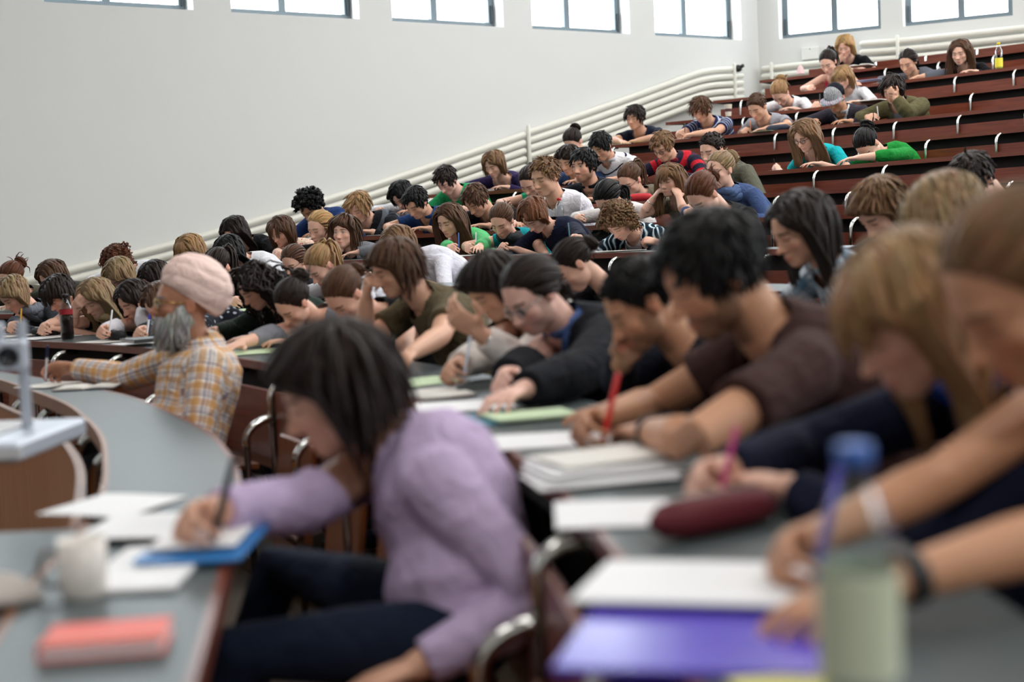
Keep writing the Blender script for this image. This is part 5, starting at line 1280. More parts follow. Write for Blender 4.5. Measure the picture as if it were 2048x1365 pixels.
def scarf(P, col, pattern=None, c2=None, c3=None, tail=True, name='scarf'):
    Nk, F, Rt, U, S, upS = P['Nk'], P['F'], P['Rt'], P['upS'], P['S'], P['upS']; mb = MB()
    for j, (r, z) in enumerate(((.082, -.010), (.090, -.045), (.078, .022))):
        pts = [Nk + upS * (z + .012 * math.sin(3 * a + j)) + Rt * math.sin(a) * r * S + F * (math.cos(a) * r + .018) * S - U * .02 * max(0, math.cos(a)) for a in np.linspace(0, 2 * PI, 25)]
        tube(mb, pts, [(.026 + .005 * math.sin(5 * a)) for a in np.linspace(0, 2 * PI, 25)], 10)
    if tail:
        for s in (-1, 1):
            p0 = Nk + F * .095 * S + Rt * s * .035; pts = [p0, p0 - U * .10 + F * .04, p0 - U * .20 + F * .05, p0 - U * .28 + F * .04]
            tube(mb, pts, [(.016, .034), (.018, .040), (.016, .042), (.012, .044)], 10, ref=Rt, round_caps=True)
    local_obj(name, mb, cloth(name + '_cloth', col, pattern, c2, c3), P)
scarf(PEOPLE['scarf'], srgb(186, 164, 126)); scarf(PEOPLE['greyscarf'], srgb(120, 124, 134)); scarf(PEOPLE['tealscarf'], srgb(58, 62, 66), tail=False)
scarf(PEOPLE['bluejacket'], srgb(120, 140, 170), 'plaid', srgb(70, 90, 130), srgb(190, 200, 210), tail=False); scarf(PEOPLE['blacksweater'], srgb(20, 20, 24), tail=False)
P = PEOPLE['hoodie']; mb = MB(); ellipsoid(mb, P['Nk'] - P['F'] * .07 - P['U'] * .0, (.10, .075, .07), np.stack([P['Rt'], P['F'], P['U']], 1)); local_obj('hood', mb, cloth('hood_cloth', srgb(62, 84, 128)), P)
P = PEOPLE['curlydenim']; mb = MB(); ellipsoid(mb, P['Nk'] - P['F'] * .06 + P['U'] * .02, (.11, .08, .075), np.stack([P['Rt'], P['F'], P['U']], 1)); local_obj('hood', mb, cloth('hood_denim', srgb(40, 62, 112)), P)
def wristband(P, hand, mat_, w=.010, r=.033, name='bracelet', dial=None, back=.035):
    a = P['arms'][hand]; ax = nrm(a['W'] - a['E']); c = a['W'] - ax * back; x, y, _ = frame_of(ax); mb = MB()
    pts = [c + (x * math.cos(t) + y * math.sin(t)) * r * P['S'] for t in np.linspace(0, 2 * PI, 25)]
    tube(mb, pts, [(.0028, w)] * 25, 8, ref=ax, caps=False); o = local_obj(name, mb, mat_, P)
    if dial:
        q = nrm(CAM - c); q = nrm(q - ax * np.dot(q, ax)); z = q; x = ax; y = np.cross(z, x); M = np.stack([x, y, z], 1); cc = c + q * (r + .001) * P['S']
        m = MB(); lathe(m, cc, [(.0205, 0), (.0205, .007), (.017, .010), (.0165, .0075)], 22, M); obj('watch_case', m, M_CHROME, o, True)
        m = MB(); lathe(m, cc, [(.0165, .0072), (.0005, .0074)], 22, M); obj('dial', m, mat('watch_dial', srgb(206, 212, 206), .3), o, True)
wristband(PEOPLE['whiteshirt'], 'L', mat('watch_strap', srgb(180, 182, 180), .35, .8), .011, .030, 'wristwatch', True, .050)
wristband(PEOPLE['rightmost'], 'L', M_BLACKM, .012, .029); wristband(PEOPLE['lilac'], 'R', M_BLACKM, .006, .027); wristband(PEOPLE['scarf'], 'R', M_BLACKM, .004, .027)
wristband(PEOPLE['cheeks'], 'R', M_CHROME, .004, .028); wristband(PEOPLE['turban'], 'R', M_CHROME, .004, .036, back=.02)
wristband(PEOPLE['browntee'], 'L', M_BLACKM, .008, .032)

# ------------------------------------------------------------------ papers, books, pens
def desk_frame(p):
    a = angle_of(p); return A(math.cos(a), math.sin(a), 0), A(-math.sin(a), math.cos(a), 0)   # outward, along
def sheet(label, uv, row, size=(.21, .297), turn=0.0, m=M_PAPER, t=.003, pos=None, lift=0.0, name='sheet_of_paper', cat='paper', group=None, curl=.002, lines=False):
    z = DESKZ[row - 1]; p = A(*pos, z) if pos is not None else on_plane(*uv, z); o_, al = desk_frame(p); q = rotaxis((0, 0, 1), math.radians(turn)); x, y = q @ al, q @ o_
    n = 7; V = []; F = []; c = A(p[0], p[1], z + .0012 + lift)
    ph = rng.uniform(0, 6)
    for k in (0, 1):
        for i in range(n):
            for j in range(n):
                u, v = i / (n - 1) - .5, j / (n - 1) - .5; w = curl * (math.sin(3 * u + ph) + math.cos(2.5 * v + 2 * ph) + 2) * .5
                V.append(c + x * u * size[0] + y * v * size[1] + A(0, 0, w + (t if k else 0)))
    I = lambda k, i, j: k * n * n + i * n + j
    for i in range(n - 1):
        for j in range(n - 1): F.append((I(1, i, j), I(1, i + 1, j), I(1, i + 1, j + 1), I(1, i, j + 1))); F.append((I(0, i, j), I(0, i, j + 1), I(0, i + 1, j + 1), I(0, i + 1, j)))
    for i in range(n - 1):
        F += [(I(0, i, 0), I(0, i + 1, 0), I(1, i + 1, 0), I(1, i, 0)), (I(0, i + 1, n - 1), I(0, i, n - 1), I(1, i, n - 1), I(1, i + 1, n - 1)), (I(0, 0, i + 1), I(0, 0, i), I(1, 0, i), I(1, 0, i + 1)), (I(0, n - 1, i), I(0, n - 1, i + 1), I(1, n - 1, i + 1), I(1, n - 1, i))]
    mb = MB(); mb.add(V, F); return tag(obj(name, mb, m), label, cat, group)
def printed_paper():
    m = bpy.data.materials.new('printed_paper'); m.use_nodes = True; nt = m.node_tree; b = nt.nodes['Principled BSDF']; b.inputs['Roughness'].default_value = .8
    tc = nt.nodes.new('ShaderNodeTexCoord'); w = nt.nodes.new('ShaderNodeTexWave'); w.bands_direction = 'Y'; w.inputs['Scale'].default_value = 40; w.inputs['Distortion'].default_value = 1.5; w.inputs['Detail'].default_value = 3; w.inputs['Detail Scale'].default_value = 8
    r = nt.nodes.new('ShaderNodeValToRGB'); r.color_ramp.elements[0].color = (*srgb(196, 192, 192), 1); r.color_ramp.elements[1].color = (*srgb(240, 236, 228), 1); r.color_ramp.elements[1].position = .45
    nt.links.new(tc.outputs['Object'], w.inputs['Vector']); nt.links.new(w.outputs['Fac'], r.inputs[0]); nt.links.new(r.outputs[0], b.inputs['Base Color']); return m
M_PRINT = printed_paper()
def pen(key, hand, col, label, name='pen', capcol=None, kind='pen', length=.14, r=.0045, up=.75):
    P = PEOPLE[key]; a = P['arms'][hand]; g = (a['tips'][0] + a['thumb'] + a['tips'][1] * .3) / 2.3
    ax = nrm(-a['d'] * .35 + A(0, 0, up) + a['sd'] * .25 + P['Rt'] * (0.1 if hand == 'R' else -.1)); z = P['dz']
    tip = g - ax * .035
    if tip[2] < z + .003: tip = tip + ax * ((z + .004 - tip[2]) / max(ax[2], .2))
    mb = MB(); tube(mb, [tip + ax * .014, tip + ax * length * .6, tip + ax * length], [r, r, r * .92], 10, round_caps=True)
    o = tag(obj(name, mb, mat('pen_' + label.split(' held')[0].replace(' ', '_'), col, .3), smooth=True), label, 'pen', None)
    m = MB(); tube(m, [tip, tip + ax * .014], [r * .25, r * .85], 8); obj('tip', m, mat('pen_tip', (.25, .25, .26), .3, .8) if kind == 'pen' else mat('wood_tip', srgb(206, 170, 120), .6), o, True)
    if capcol is not None: m = MB(); tube(m, [tip + ax * length * .72, tip + ax * (length + .004)], [r * 1.18, r * 1.15], 10, round_caps=True); obj('cap', m, mat('pen_cap_' + str(capcol), capcol, .3), o, True)
    return o
BLUE, RED = srgb(38, 52, 176), srgb(206, 34, 34)
pen('lavender', 'R', srgb(26, 28, 32), 'thick black pen held by the person in lavender', length=.15, r=.0065)
pen('turban', 'R', srgb(214, 214, 222), 'white and navy pen held by the turbaned man', capcol=srgb(30, 36, 70))
pen('rightmost', 'R', srgb(60, 56, 190), 'blue violet pen held by the person in the black sleeveless top', length=.15, r=.006)
pen('blond', 'R', srgb(210, 70, 140), 'pink pen held by the blond in the blue shirt', length=.12)
pen('browntee', 'R', RED, 'bright red pen held by the man in the dark brown T-shirt', length=.145, r=.006)
pen('whiteshirt', 'R', srgb(212, 220, 236), 'pale blue pen held by the person in the white shirt', length=.14)
pen('blacksweater', 'R', srgb(70, 40, 170), 'purple pen held by the woman in the black sweater')
pen('patterned', 'R', srgb(228, 228, 236), 'white and blue capped pen held in front of the white sweater', capcol=srgb(34, 50, 170))
pen('whitesweater', 'R', srgb(226, 226, 230), 'white pen held by the woman in the white sweater')
pen('greyscarf', 'R', srgb(226, 170, 30), 'yellow pencil held by the woman in the grey scarf', name='pencil', kind='pencil')
pen('greencardigan', 'R', srgb(40, 90, 170), 'blue pen held by the woman in the green cardigan')
pen('tealscarf', 'R', srgb(220, 222, 226), 'white pen held by the woman in teal with a scarf')
pen('navybob', 'L', srgb(70, 120, 140), 'grey teal pen held upright by the woman in the navy sweater')
pen('curlyhead', 'L', srgb(222, 226, 222), 'white pen held by the curly-haired woman')
pen('whitelong', 'L', srgb(36, 56, 190), 'blue pen held by the man in the white long-sleeved shirt')
pen('tealtee', 'R', srgb(50, 34, 30), 'dark pen held by the woman in the bright teal T-shirt')
pen('asleep', 'R', srgb(52, 30, 34), 'dark red pen held by the person asleep in green')
pen('navystripes', 'R', srgb(30, 30, 34), 'black pen held by the man in thin navy stripes')
pen('greytee', 'R', srgb(232, 128, 40), 'orange pencil held by the man in the grey T-shirt', name='pencil', kind='pencil')
pen('olivejacket', 'R', srgb(206, 206, 214), 'silver pen held by the man in the olive jacket')
pen('whitetee', 'R', srgb(36, 40, 60), 'navy pen held by the woman in the white T-shirt')
pen('longwavy', 'R', srgb(190, 196, 220), 'pale blue pen held by the woman with long wavy hair')
# sheets under the writing hands: (person, hand, colour, turn, words)
def under(key, hand, m, turn, label, size=(.21, .297), back=.0, t=.003, **kw):
    P = PEOPLE[key]; a = P['arms'][hand]; q = a['W'] + a['d'] * .07; r = math.hypot(q[0] - CX, q[1] - CY); r0 = RK(P['row'])
    lim = r0 + size[1] / 2 + .008; r = min(max(r, lim), r0 + DW - size[1] / 2 - .002) if P['row'] > 1 else r
    p = pol(r, angle_of(q) + back / r0); return sheet(label, None, P['row'], size, turn, m, t, pos=p[:2], **kw)
U_ = [('whitesweater', 'R', M_PRINT, 8, 'printed exam sheet before the woman in the white sweater'), ('patterned', 'R', M_PAPER, -6, 'white exam sheet beside the pen with the blue cap'),
      ('lilac', 'R', M_PAPER, 5, 'white exam sheet before the woman in lilac grey'), ('greyscarf', 'R', M_PRINT, -8, 'exam sheet before the woman in the grey scarf'),
      ('blacksweater', 'R', M_GREENP, 6, 'pale green sheet before the woman in the black sweater'), ('greyleaning', 'R', M_GREENP, -5, 'pale green sheet under the bare forearm of the bun-haired woman in grey'),
      ('floral', 'R', M_PRINT, 10, 'open white booklet before the woman in the flowered blouse'), ('greencardigan', 'R', M_PAPER, 4, 'white sheet before the woman in the green cardigan'),
      ('tealscarf', 'R', M_PAPER, -4, 'white sheet before the woman in teal with a scarf'), ('curlyhead', 'L', M_PRINT, 6, 'white printed sheet before the curly-haired woman'),
      ('navybob', 'L', M_PAPER, -7, 'white sheet under the hand of the woman in the navy sweater'), ('whitelong', 'L', M_PAPER, 5, 'white sheet before the man in the white long-sleeved shirt'),
      ('striped', 'R', M_PAPER, 6, 'white sheet before the young man in the striped sweater'), ('bluepolo', 'R', M_PAPER, -4, 'white sheet before the man in the blue polo'),
      ('blackteeleft', 'R', M_GREENP, -6, 'greenish sheet before the young man in the black T-shirt'), ('navystripes', 'R', M_PAPER, 6, 'white sheet before the man in thin navy stripes'),
      ('greytee', 'R', M_PAPER, -3, 'white sheet under the orange pencil'), ('olivejacket', 'R', M_PAPER, 8, 'thick white notepad before the man in the olive jacket'),
      ('tealtee', 'R', M_PAPER, 7, 'white sheet before the woman in the bright teal T-shirt'), ('asleep', 'R', M_PAPER, -9, 'white sheet under the arms of the person asleep in green'),
      ('whitetee', 'R', M_PAPER, 5, 'white sheet before the woman in the white T-shirt'), ('pink', 'R', M_PAPER, 0, 'white sheet before the woman in coral pink'),
      ('longwavy', 'R', M_PRINT, 6, 'printed sheet before the woman with long wavy hair'), ('greyjacket', 'R', M_PAPER, 2, 'white sheet before the woman in the grey jacket'),
      ('hoodie', 'R', M_PAPER, 2, 'white sheet before the boy in the blue hooded top'), ('redcardigan', 'R', M_PAPER, -3, 'white sheet before the man in the red and navy cardigan')]
for key, hand, m, turn, lab in U_: under(key, hand, m, turn, lab)

def open_book(label, uv, row, turn=0, w=.15, h=.21, cover=srgb(40, 42, 60), t=.010, name='open_notebook'):
    z = DESKZ[row - 1]; p = on_plane(*uv, z); o_, al = desk_frame(p); q = rotaxis((0, 0, 1), math.radians(turn)); x, y = q @ al, q @ o_; M = np.stack([x, y, A(0, 0, 1)], 1)
    c = A(p[0], p[1], z + .001); mb = MB(); box(mb, c + A(0, 0, .0015), (2 * w + .008, h + .006, .003), M); b = tag(obj(name, mb, mat('cover_' + label[:12], cover, .5)), label, 'notebook')
    for s in (-1, 1):
        V = []; n = 8; mb = MB()
        for k in (0, 1):
            for i in range(n):
                f = i / (n - 1); hz = t * (math.sin(min(f * 2.2, 1.0) * PI / 2)) * (1 - .55 * f) if k else 0
                for e in (-1, 1): V.append(c + M @ A(s * f * w, e * h / 2, .0032 + hz + (.0006 if k else 0)))
        F = []; I = lambda k, i, e: k * n * 2 + i * 2 + e
        for i in range(n - 1):
            F += [(I(1, i, 0), I(1, i + 1, 0), I(1, i + 1, 1), I(1, i, 1)), (I(0, i, 0), I(0, i, 1), I(0, i + 1, 1), I(0, i + 1, 0)), (I(0, i, 0), I(0, i + 1, 0), I(1, i + 1, 0), I(1, i, 0)), (I(0, i, 1), I(1, i, 1), I(1, i + 1, 1), I(0, i + 1, 1))]
        F += [(I(0, n - 1, 0), I(0, n - 1, 1), I(1, n - 1, 1), I(1, n - 1, 0))]
        mb.add(V, F); obj('page_block', mb, M_PRINT, b, True)
    return b
def book(label, uv, row, size=(.15, .21, .02), col=RED, turn=0, lift=0.0, pos=None, name='book', cat='book'):
    z = DESKZ[row - 1] + lift; p = on_plane(*uv, z) if pos is None else A(*pos, z); o_, al = desk_frame(p); q = rotaxis((0, 0, 1), math.radians(turn)); x, y = q @ al, q @ o_; M = np.stack([x, y, A(0, 0, 1)], 1)
    c = A(p[0], p[1], z + .0012); w, h, t = size; mb = MB()
    box(mb, c + A(0, 0, .0012), (w, h, .0024), M, bev=.0005); box(mb, c + A(0, 0, t - .0012), (w, h, .0024), M, bev=.0005); box(mb, c + M @ A(-w / 2 + .0012, 0, t / 2), (.0024, h, t), M, bev=.0005)
    b = tag(obj(name, mb, mat('cover_' + label[:16], col, .45)), label, cat); m = MB(); box(m, c + A(0, 0, t / 2), (w - .008, h - .008, t - .005), M); obj('page_block', m, M_PAPER, b); return b
def case(label, uv, row, L=.2, r=.035, col=(.02, .02, .02), turn=0, name='pencil_case', squash=.75):
    z = DESKZ[row - 1]; p = on_plane(*uv, z); o_, al = desk_frame(p); q = rotaxis((0, 0, 1), math.radians(turn)); x = q @ al; mb = MB(); c = A(p[0], p[1], z + r * squash + .001)
    tube(mb, [c + x * L * t for t in (-.5, -.47, -.3, 0, .3, .47, .5)], [(r * a, r * a * squash) for a in (.6, .85, 1, 1.03, 1, .85, .6)], 16, ref=A(0, 0, 1), round_caps=True)
    b = tag(obj(name, mb, mat('cloth_case_' + label[:14], col, .7, bump=.2, bscale=60), smooth=True), label, 'pencil case')
    m = MB(); tube(m, [c + x * L * t + A(0, 0, r * squash * 1.0) for t in (-.42, 0, .42)], .003, 6); obj('zip', m, mat('zip_metal', (.45, .43, .4), .35, .8), b); return b
def bottle(label, uv, row, h=.22, r=.032, glass=(.9, .95, .95), cap=RED, liquid=None, fill=.7, lab=None, pos=None, name='drink_bottle', z0=None):
    z = DESKZ[row - 1] if z0 is None else z0; p = on_plane(*uv, z) if pos is None else A(*pos, z); c = A(p[0], p[1], z + .001)
    key = 'clear_plastic_%02x%02x%02x' % tuple(int(max(0, min(1, g)) * 255) for g in glass)
    if key not in _mats:
        m = bpy.data.materials.new(key); m.use_nodes = True; nt = m.node_tree; nt.nodes.remove(nt.nodes['Principled BSDF']); t = nt.nodes.new('ShaderNodeBsdfTransparent'); t.inputs[0].default_value = (*glass, 1)
        g = nt.nodes.new('ShaderNodeBsdfGlossy'); g.inputs['Roughness'].default_value = .06; lw = nt.nodes.new('ShaderNodeLayerWeight'); lw.inputs[0].default_value = .25
        mx = nt.nodes.new('ShaderNodeMixShader'); nt.links.new(lw.outputs['Facing'], mx.inputs[0]); nt.links.new(t.outputs[0], mx.inputs[1]); nt.links.new(g.outputs[0], mx.inputs[2]); nt.links.new(mx.outputs[0], nt.nodes['Material Output'].inputs[0]); _mats[key] = m
    mb = MB(); prof = [(r * .8, 0), (r, .01), (r, h * .18), (r * .95, h * .3), (r, h * .42), (r, h * .6), (r * .85, h * .72), (r * .5, h * .83), (r * .38, h * .88), (r * .38, h * .95)]
    lathe(mb, c, prof, 24, closed=False); b = tag(obj(name, mb, _mats[key], smooth=True), label, 'bottle')
    m = MB(); lathe(m, c + A(0, 0, h * .92), [(r * .46, 0), (r * .46, h * .075), (r * .42, h * .085)], 18); obj('cap', m, mat('cap_' + label[:14], cap, .4), b, True)
    if liquid is not None:
        m = MB(); lp = [(a * .94, max(zz, .004)) for a, zz in prof if zz < h * fill] ; lp.append((lp[-1][0], h * fill)); lathe(m, c, lp, 22); obj('liquid', m, mat('liquid_' + label[:14], liquid, .12, spec=.6), b, True)
    if lab is not None:
        m = MB(); lathe(m, c, [(r * 1.015, h * lab[1]), (r * 1.015, h * lab[2])], 24, closed=False); obj('paper_label', m, mat('bottle_label_' + label[:14], lab[0], .5), b, True)
    return b
# ---- on the grey front desk
sheet('loose white sheet pointing away on the front desk beyond the writing hand', (228, 1019), 1, (.19, .24), 62, M_PAPER, .001, curl=.006)
sheet('white sheet under the hand of the person in lavender', (300, 1062), 1, (.20, .24), 78, M_PAPER, .001, lift=.004, curl=.004)
sheet('open white booklet with a bright blue edge before the person in lavender', (425, 1092), 1, (.17, .36), 80, mat('blue_cover', srgb(46, 122, 190), .4), .004, lift=.010, curl=.004, name='booklet', cat='booklet')
sheet('white page block lying on the blue-edged booklet', (430, 1080), 1, (.145, .35), 80, M_PAPER, .003, lift=.019, curl=.005, name='page_stack')
sheet('thick white pad on the front desk behind the mug', (300, 1142), 1, (.15, .30), 82, M_PAPER, .006, curl=.001, name='paper_pad')
nb = book('red notebook with a pale band lying by the front desk edge', (215, 1296), 1, (.155, .105, .020), srgb(226, 88, 72), -88, name='red_notebook', cat='notebook')
p = on_plane(138, 1290, Z1); o_, al = desk_frame(p); 
mb = MB(); cc = A(*np.array(nb.location)); bb = np.array([v.co for v in nb.data.vertices]); q = rotaxis((0, 0, 1), math.radians(-88)); x, y = q @ desk_frame(on_plane(215, 1296, Z1))[1], q @ desk_frame(on_plane(215, 1296, Z1))[0]
c0 = on_plane(215, 1296, Z1); box(mb, c0 + y * .028 + A(0, 0, .0225), (.156, .006, .0006), np.stack([x, y, A(0, 0, 1)], 1)); obj('elastic_band', mb, mat('pale_band', srgb(236, 180, 150), .6), nb)
def mug(label, uv, row, r=.036, h=.085, col=srgb(226, 220, 214)):
    z = DESKZ[row - 1]; p = on_plane(*uv, z); c = A(p[0], p[1], z + .001); mb = MB()
    lathe(mb, c, [(r * .86, 0), (r * .93, .006), (r, h), (r * .93, h), (r * .86, .01), (.001, .009)], 28, closed=False); b = tag(obj('mug', mb, mat('mug_glaze', col, .25), smooth=True), label, 'mug')
    m = MB(); d = nrm(A(-1, -.1, 0)); tube(m, [c + d * (r * .95) + A(0, 0, h * .8), c + d * (r + .020) + A(0, 0, h * .8), c + d * (r + .030) + A(0, 0, h * .5), c + d * (r + .020) + A(0, 0, h * .22), c + d * (r * .9) + A(0, 0, h * .2)], .005, 8); obj('handle', m, mat('mug_handle', srgb(110, 106, 104), .3), b, True)
    return b
mug('off-white mug with a grey handle on the front desk behind the red notebook', (170, 1192), 1)
open_book('open notebook lying under the turbaned man\'s forearm', (178, 777), 1, 60, .11, .16)
sheet('loose sheets beside the turbaned man\'s open notebook', (100, 772), 1, (.16, .22), 30, M_PRINT, .002)
# ---- second row
bottle('dark cola bottle with red label on the second desk, by the forehead-holding woman', (136, 681), 2, .235, .033, (.75, .72, .7), srgb(30, 20, 20), srgb(24, 10, 8), .60, (srgb(150, 30, 40), .56, .68))
case('black zipped pouch on the second desk left of the cola bottle', (92, 672), 2, .22, .03, srgb(26, 24, 30), 4)
case('black rounded pencil case right of the white pen, second desk', (232, 682), 2, .16, .036, srgb(18, 20, 26), -10)
for i, (w, col, n_) in enumerate(((.19, srgb(200, 204, 190), 'lowest'), (.185, srgb(120, 124, 112), 'middle'), (.175, srgb(66, 72, 70), 'topmost'))):
    book(f'{n_} of three thin books stacked beside the turbaned man\'s sleeve', (288, 684), 2, (w, .15, .016), col, 6 - 5 * i, .0175 * i)
sheet('pale green sheet beside the lavender shoulder on the second desk', (826, 768), 2, (.21, .297), 14, M_GREENP, .001)
open_book('open white book between the olive T-shirt and the blazer', (868, 792), 2, 8, .11, .16, srgb(90, 60, 60))
sheet('white sheet under the hands of the man in the blazer', (930, 815), 2, (.21, .25), -10, M_PAPER, .003)
sheet('teal folder poking out under white sheets near the blazer sleeve', (965, 842), 2, (.22, .25), 12, mat('teal_folder', srgb(40, 116, 140), .5), .002, name='folder', cat='folder')
sheet('pale green pad before the man in the dark brown T-shirt', (1062, 838), 2, (.15, .21), 4, M_GREENP, .006, lift=.004, name='paper_pad')
sheet('white sheet under the red pen hand', (1085, 884), 2, (.21, .30), -6, M_PAPER, .002)
for i in range(5):
    sheet(['bottom sheet of the white paper pile before the blue shirt', 'second sheet from the bottom of the white pile', 'middle sheet of the white paper pile', 'second sheet from the top of the white pile', 'top printed sheet of the white paper pile before the blue shirt'][i], (1196 + 5 * i, 962 - 5 * i), 2, (.18, .25), 2 + 3 * i, M_PRINT if i > 3 else M_PAPER, .003, lift=.006 * i, curl=.004)
sheet('white sheet peeking out under the white pile', (1270, 1030), 2, (.21, .25), -8, M_PAPER, .002)
case('long maroon pencil case on the second desk before the blond', (1430, 1066), 2, .20, .034, srgb(96, 24, 36), -62, squash=.85)
sheet('white writing pad under the blue violet pen', (1392, 1196), 2, (.21, .26), -20, M_PAPER, .004, lift=.012, curl=.003, name='paper_pad')
sheet('glossy purple folder under the white writing pad', (1420, 1290), 2, (.25, .29), -16, mat('purple_gloss', srgb(86, 66, 196), .22), .008, curl=.001, name='folder', cat='folder')
sheet('small yellow note pad at the lower edge beside the purple folder', (1580, 1362), 2, (.076, .10), 8, mat('yellow_note', srgb(226, 220, 120), .7), .006, name='note_pad', pos=(on_plane(1580, 1395, DESKZ[1])[:2]))
bottle('large clear water bottle with blue cap and green-yellow label in the foreground', (1725, 1390), 2, .245, .036, (.92, .95, .96), srgb(70, 110, 190), srgb(214, 218, 204), .50, (srgb(206, 212, 186), .16, .55), pos=on_plane(1722, 1432, DESKZ[1])[:2], name='water_bottle')
# ---- further up
mug('white mug on the third desk behind the person in the white shirt', (966, 648), 3, .038, .09, srgb(236, 236, 236))
bottle('tall green plastic bottle standing before the man with brown hair', (978, 463), 6, .25, .036, (.25, .75, .5), srgb(150, 210, 170), srgb(40, 150, 96), .75)
bottle('clear bottle with red cap and red label before the white long sleeves', (1120, 455), 6, .21, .033, (.92, .95, .97), srgb(206, 30, 40), srgb(214, 218, 222), .30, (srgb(232, 90, 84), .18, .36))
sheet('large pale green sheet on the desk before the curly-haired woman', (1212, 492), 5, (.25, .22), 10, M_GREENP, .001, lift=.005, curl=.006)
sheet('small yellow note on the desk before the curly-haired woman', (1228, 501), 5, (.07, .07), 5, mat('yellow_slip', srgb(232, 214, 90), .7), .003, name='note_pad')
case('red pencil case before the woman with glasses and ponytail', (1280, 404), 7, .18, .042, srgb(190, 36, 44), 10)
bottle('yellow-labelled clear bottle standing by the wavy-haired woman', (1998, 139), 12, .25, .036, (.92, .95, .97), srgb(232, 206, 40), srgb(224, 214, 90), .42, (srgb(230, 214, 60), .08, .42))
def cup(label, uv, row):
    z = DESKZ[row - 1]; p = on_plane(*uv, z); c = A(p[0], p[1], z + .001); mb = MB(); lathe(mb, c, [(.028, 0), (.040, .115), (.041, .118), (.038, .117), (.027, .006)], 22, closed=False); b = tag(obj('paper_cup', mb, mat('cup_paper', srgb(226, 214, 196), .6), smooth=True), label, 'cup')
    m = MB(); lathe(m, c, [(.0333, .045), (.0362, .075)], 22, closed=False); obj('sleeve', m, mat('cup_sleeve', srgb(96, 60, 60), .6), b, True); return b
cup('paper coffee cup on the desk behind the navy striped T-shirt', (1457, 233), 11)
case('dark blue pencil case beside the man in the grey T-shirt', (1556, 263), 10, .20, .04, srgb(36, 40, 60), 8)
sheet('green sheet beside the man in the grey T-shirt', (1530, 264), 10, (.21, .22), 6, M_GREENP, .002)
open_book('open book before the blonde in the topmost row', (1722, 133), 13, 4, .12, .17, srgb(160, 150, 140), .02)
open_book('open book on the desk right of the woman in the white T-shirt', (1745, 203), 11, 6, .12, .17, srgb(120, 110, 100), .014)
sheet('bluish sheet on the desk right of the woman in coral pink', (1740, 162), 12, (.24, .26), 12, mat('bluish_paper', srgb(176, 186, 216), .7), .003)
mb = MB(); p = on_plane(1601, 148, DESKZ[12]); lathe(mb, p + A(0, 0, .001), [(.045, 0), (.03, .07), (.004, .10)], 4); tag(obj('paper_tent', mb, mat('pink_paper', srgb(236, 200, 200), .7)), 'small pink folded paper tent at the left end of the topmost desk', 'paper')
# ---- lecturer's side: overhead projector on its cart, side table
M_ALU = mat('brushed_aluminium', srgb(186, 192, 204), .38, .35)
def projector():
    Y = 3.3; st = at_depth(55, 856, Y); z = st[2]; x0, y0_ = st[0], st[1]
    r = empty('overhead_projector', (x0 - .12, y0_, 0)); tag(r, 'grey overhead projector on a wheeled stand beside the front desk, left', 'projector')
    c = A(x0 - .17, y0_ - .04, z); 
    m = MB(); box(m, c - A(0, 0, .022), (.50, .42, .044), rotz(-.06), bev=.008); obj('stage', m, M_ALU, r)
    m = MB(); box(m, c + A(-.02, -.02, .004), (.34, .30, .006), rotz(-.06), bev=.002); obj('glass_plate', m, mat('light_plate', srgb(226, 228, 232), .15), r)
    m = MB(); box(m, c + A(.0, -.212, -.022), (.49, .006, .022), rotz(-.06)); obj('front_strip', m, mat('pale_strip', srgb(214, 216, 220), .4), r)
    top = at_depth(42, 642, Y); m = MB(); ax = top - st; tube(m, [st - A(0, 0, .01), st + ax], [(.0135, .009)] * 2, 4, ref=A(0, 1, 0)); obj('column', m, M_ALU, r)
    h = at_depth(35, 708, Y) + A(0, -.03, 0); m = MB(); box(m, h, (.064, .055, .068), rotz(.1), bev=.006); hd = obj('head', m, M_ALU, r)
    n = nrm(CAM - h); n = nrm(A(n[0], n[1], 0)); x = A(n[1], -n[0], 0); M = np.stack([x, A(0, 0, 1), n], 1)
    m = MB(); lathe(m, h + A(-.002, -.028, -.002), [(.0235, 0), (.0235, .012), (.020, .014), (.019, .006), (.001, .006)], 26, M, closed=False); obj('lens', m, mat('dark_lens', (.012, .013, .018), .15), hd, True)
    m = MB(); box(m, h + A(-.028, .0, .045), (.02, .03, .06), rotz(.1), bev=.004); obj('mirror_arm', m, M_ALU, hd)
    for dx, dy in ((-.20, -.14), (.02, -.14), (-.20, .16), (.02, .16)):
        m = MB(); b = c + A(dx - .05, dy, 0); tube(m, [A(b[0], b[1], z - .045), A(b[0], b[1], .07)], .016, 8); l = obj('leg', m, mat('grey_leg', srgb(120, 134, 160), .4, .3), r, True)
        m = MB(); ellipsoid(m, A(b[0], b[1], .036), (.016, .035, .035)); obj('caster', m, M_BLACKM, l, True)
    m = MB(); box(m, c + A(-.12, .02, -.16), (.30, .34, .16), rotz(-.06), bev=.01); obj('lamp_housing', m, mat('dark_grey_housing', srgb(70, 68, 64), .6), r)
projector()
tz = Z1 - .004; p0 = on_plane(-60, 1036, tz); p1 = on_plane(176, 1040, tz)
tb = empty('side_table', (p0[0] - .1, p0[1] - .5, 0)); tag(tb, 'grey topped table butted against the near end of the front desk, left', 'table')
inner = [q for q in INNP if q[1] < p1[1] - .02]; inner = np.array(inner)
mb = MB(); P_ = [A(q[0] - .022, q[1]) for q in inner[inner[:, 1].argsort()]]; left = [A(-2.0, q[1]) for q in P_]
strip_solid(mb, left, P_, tz - .03, tz, 0, 1); obj('table_top', mb, [M_TOP, M_UNDER], tb)
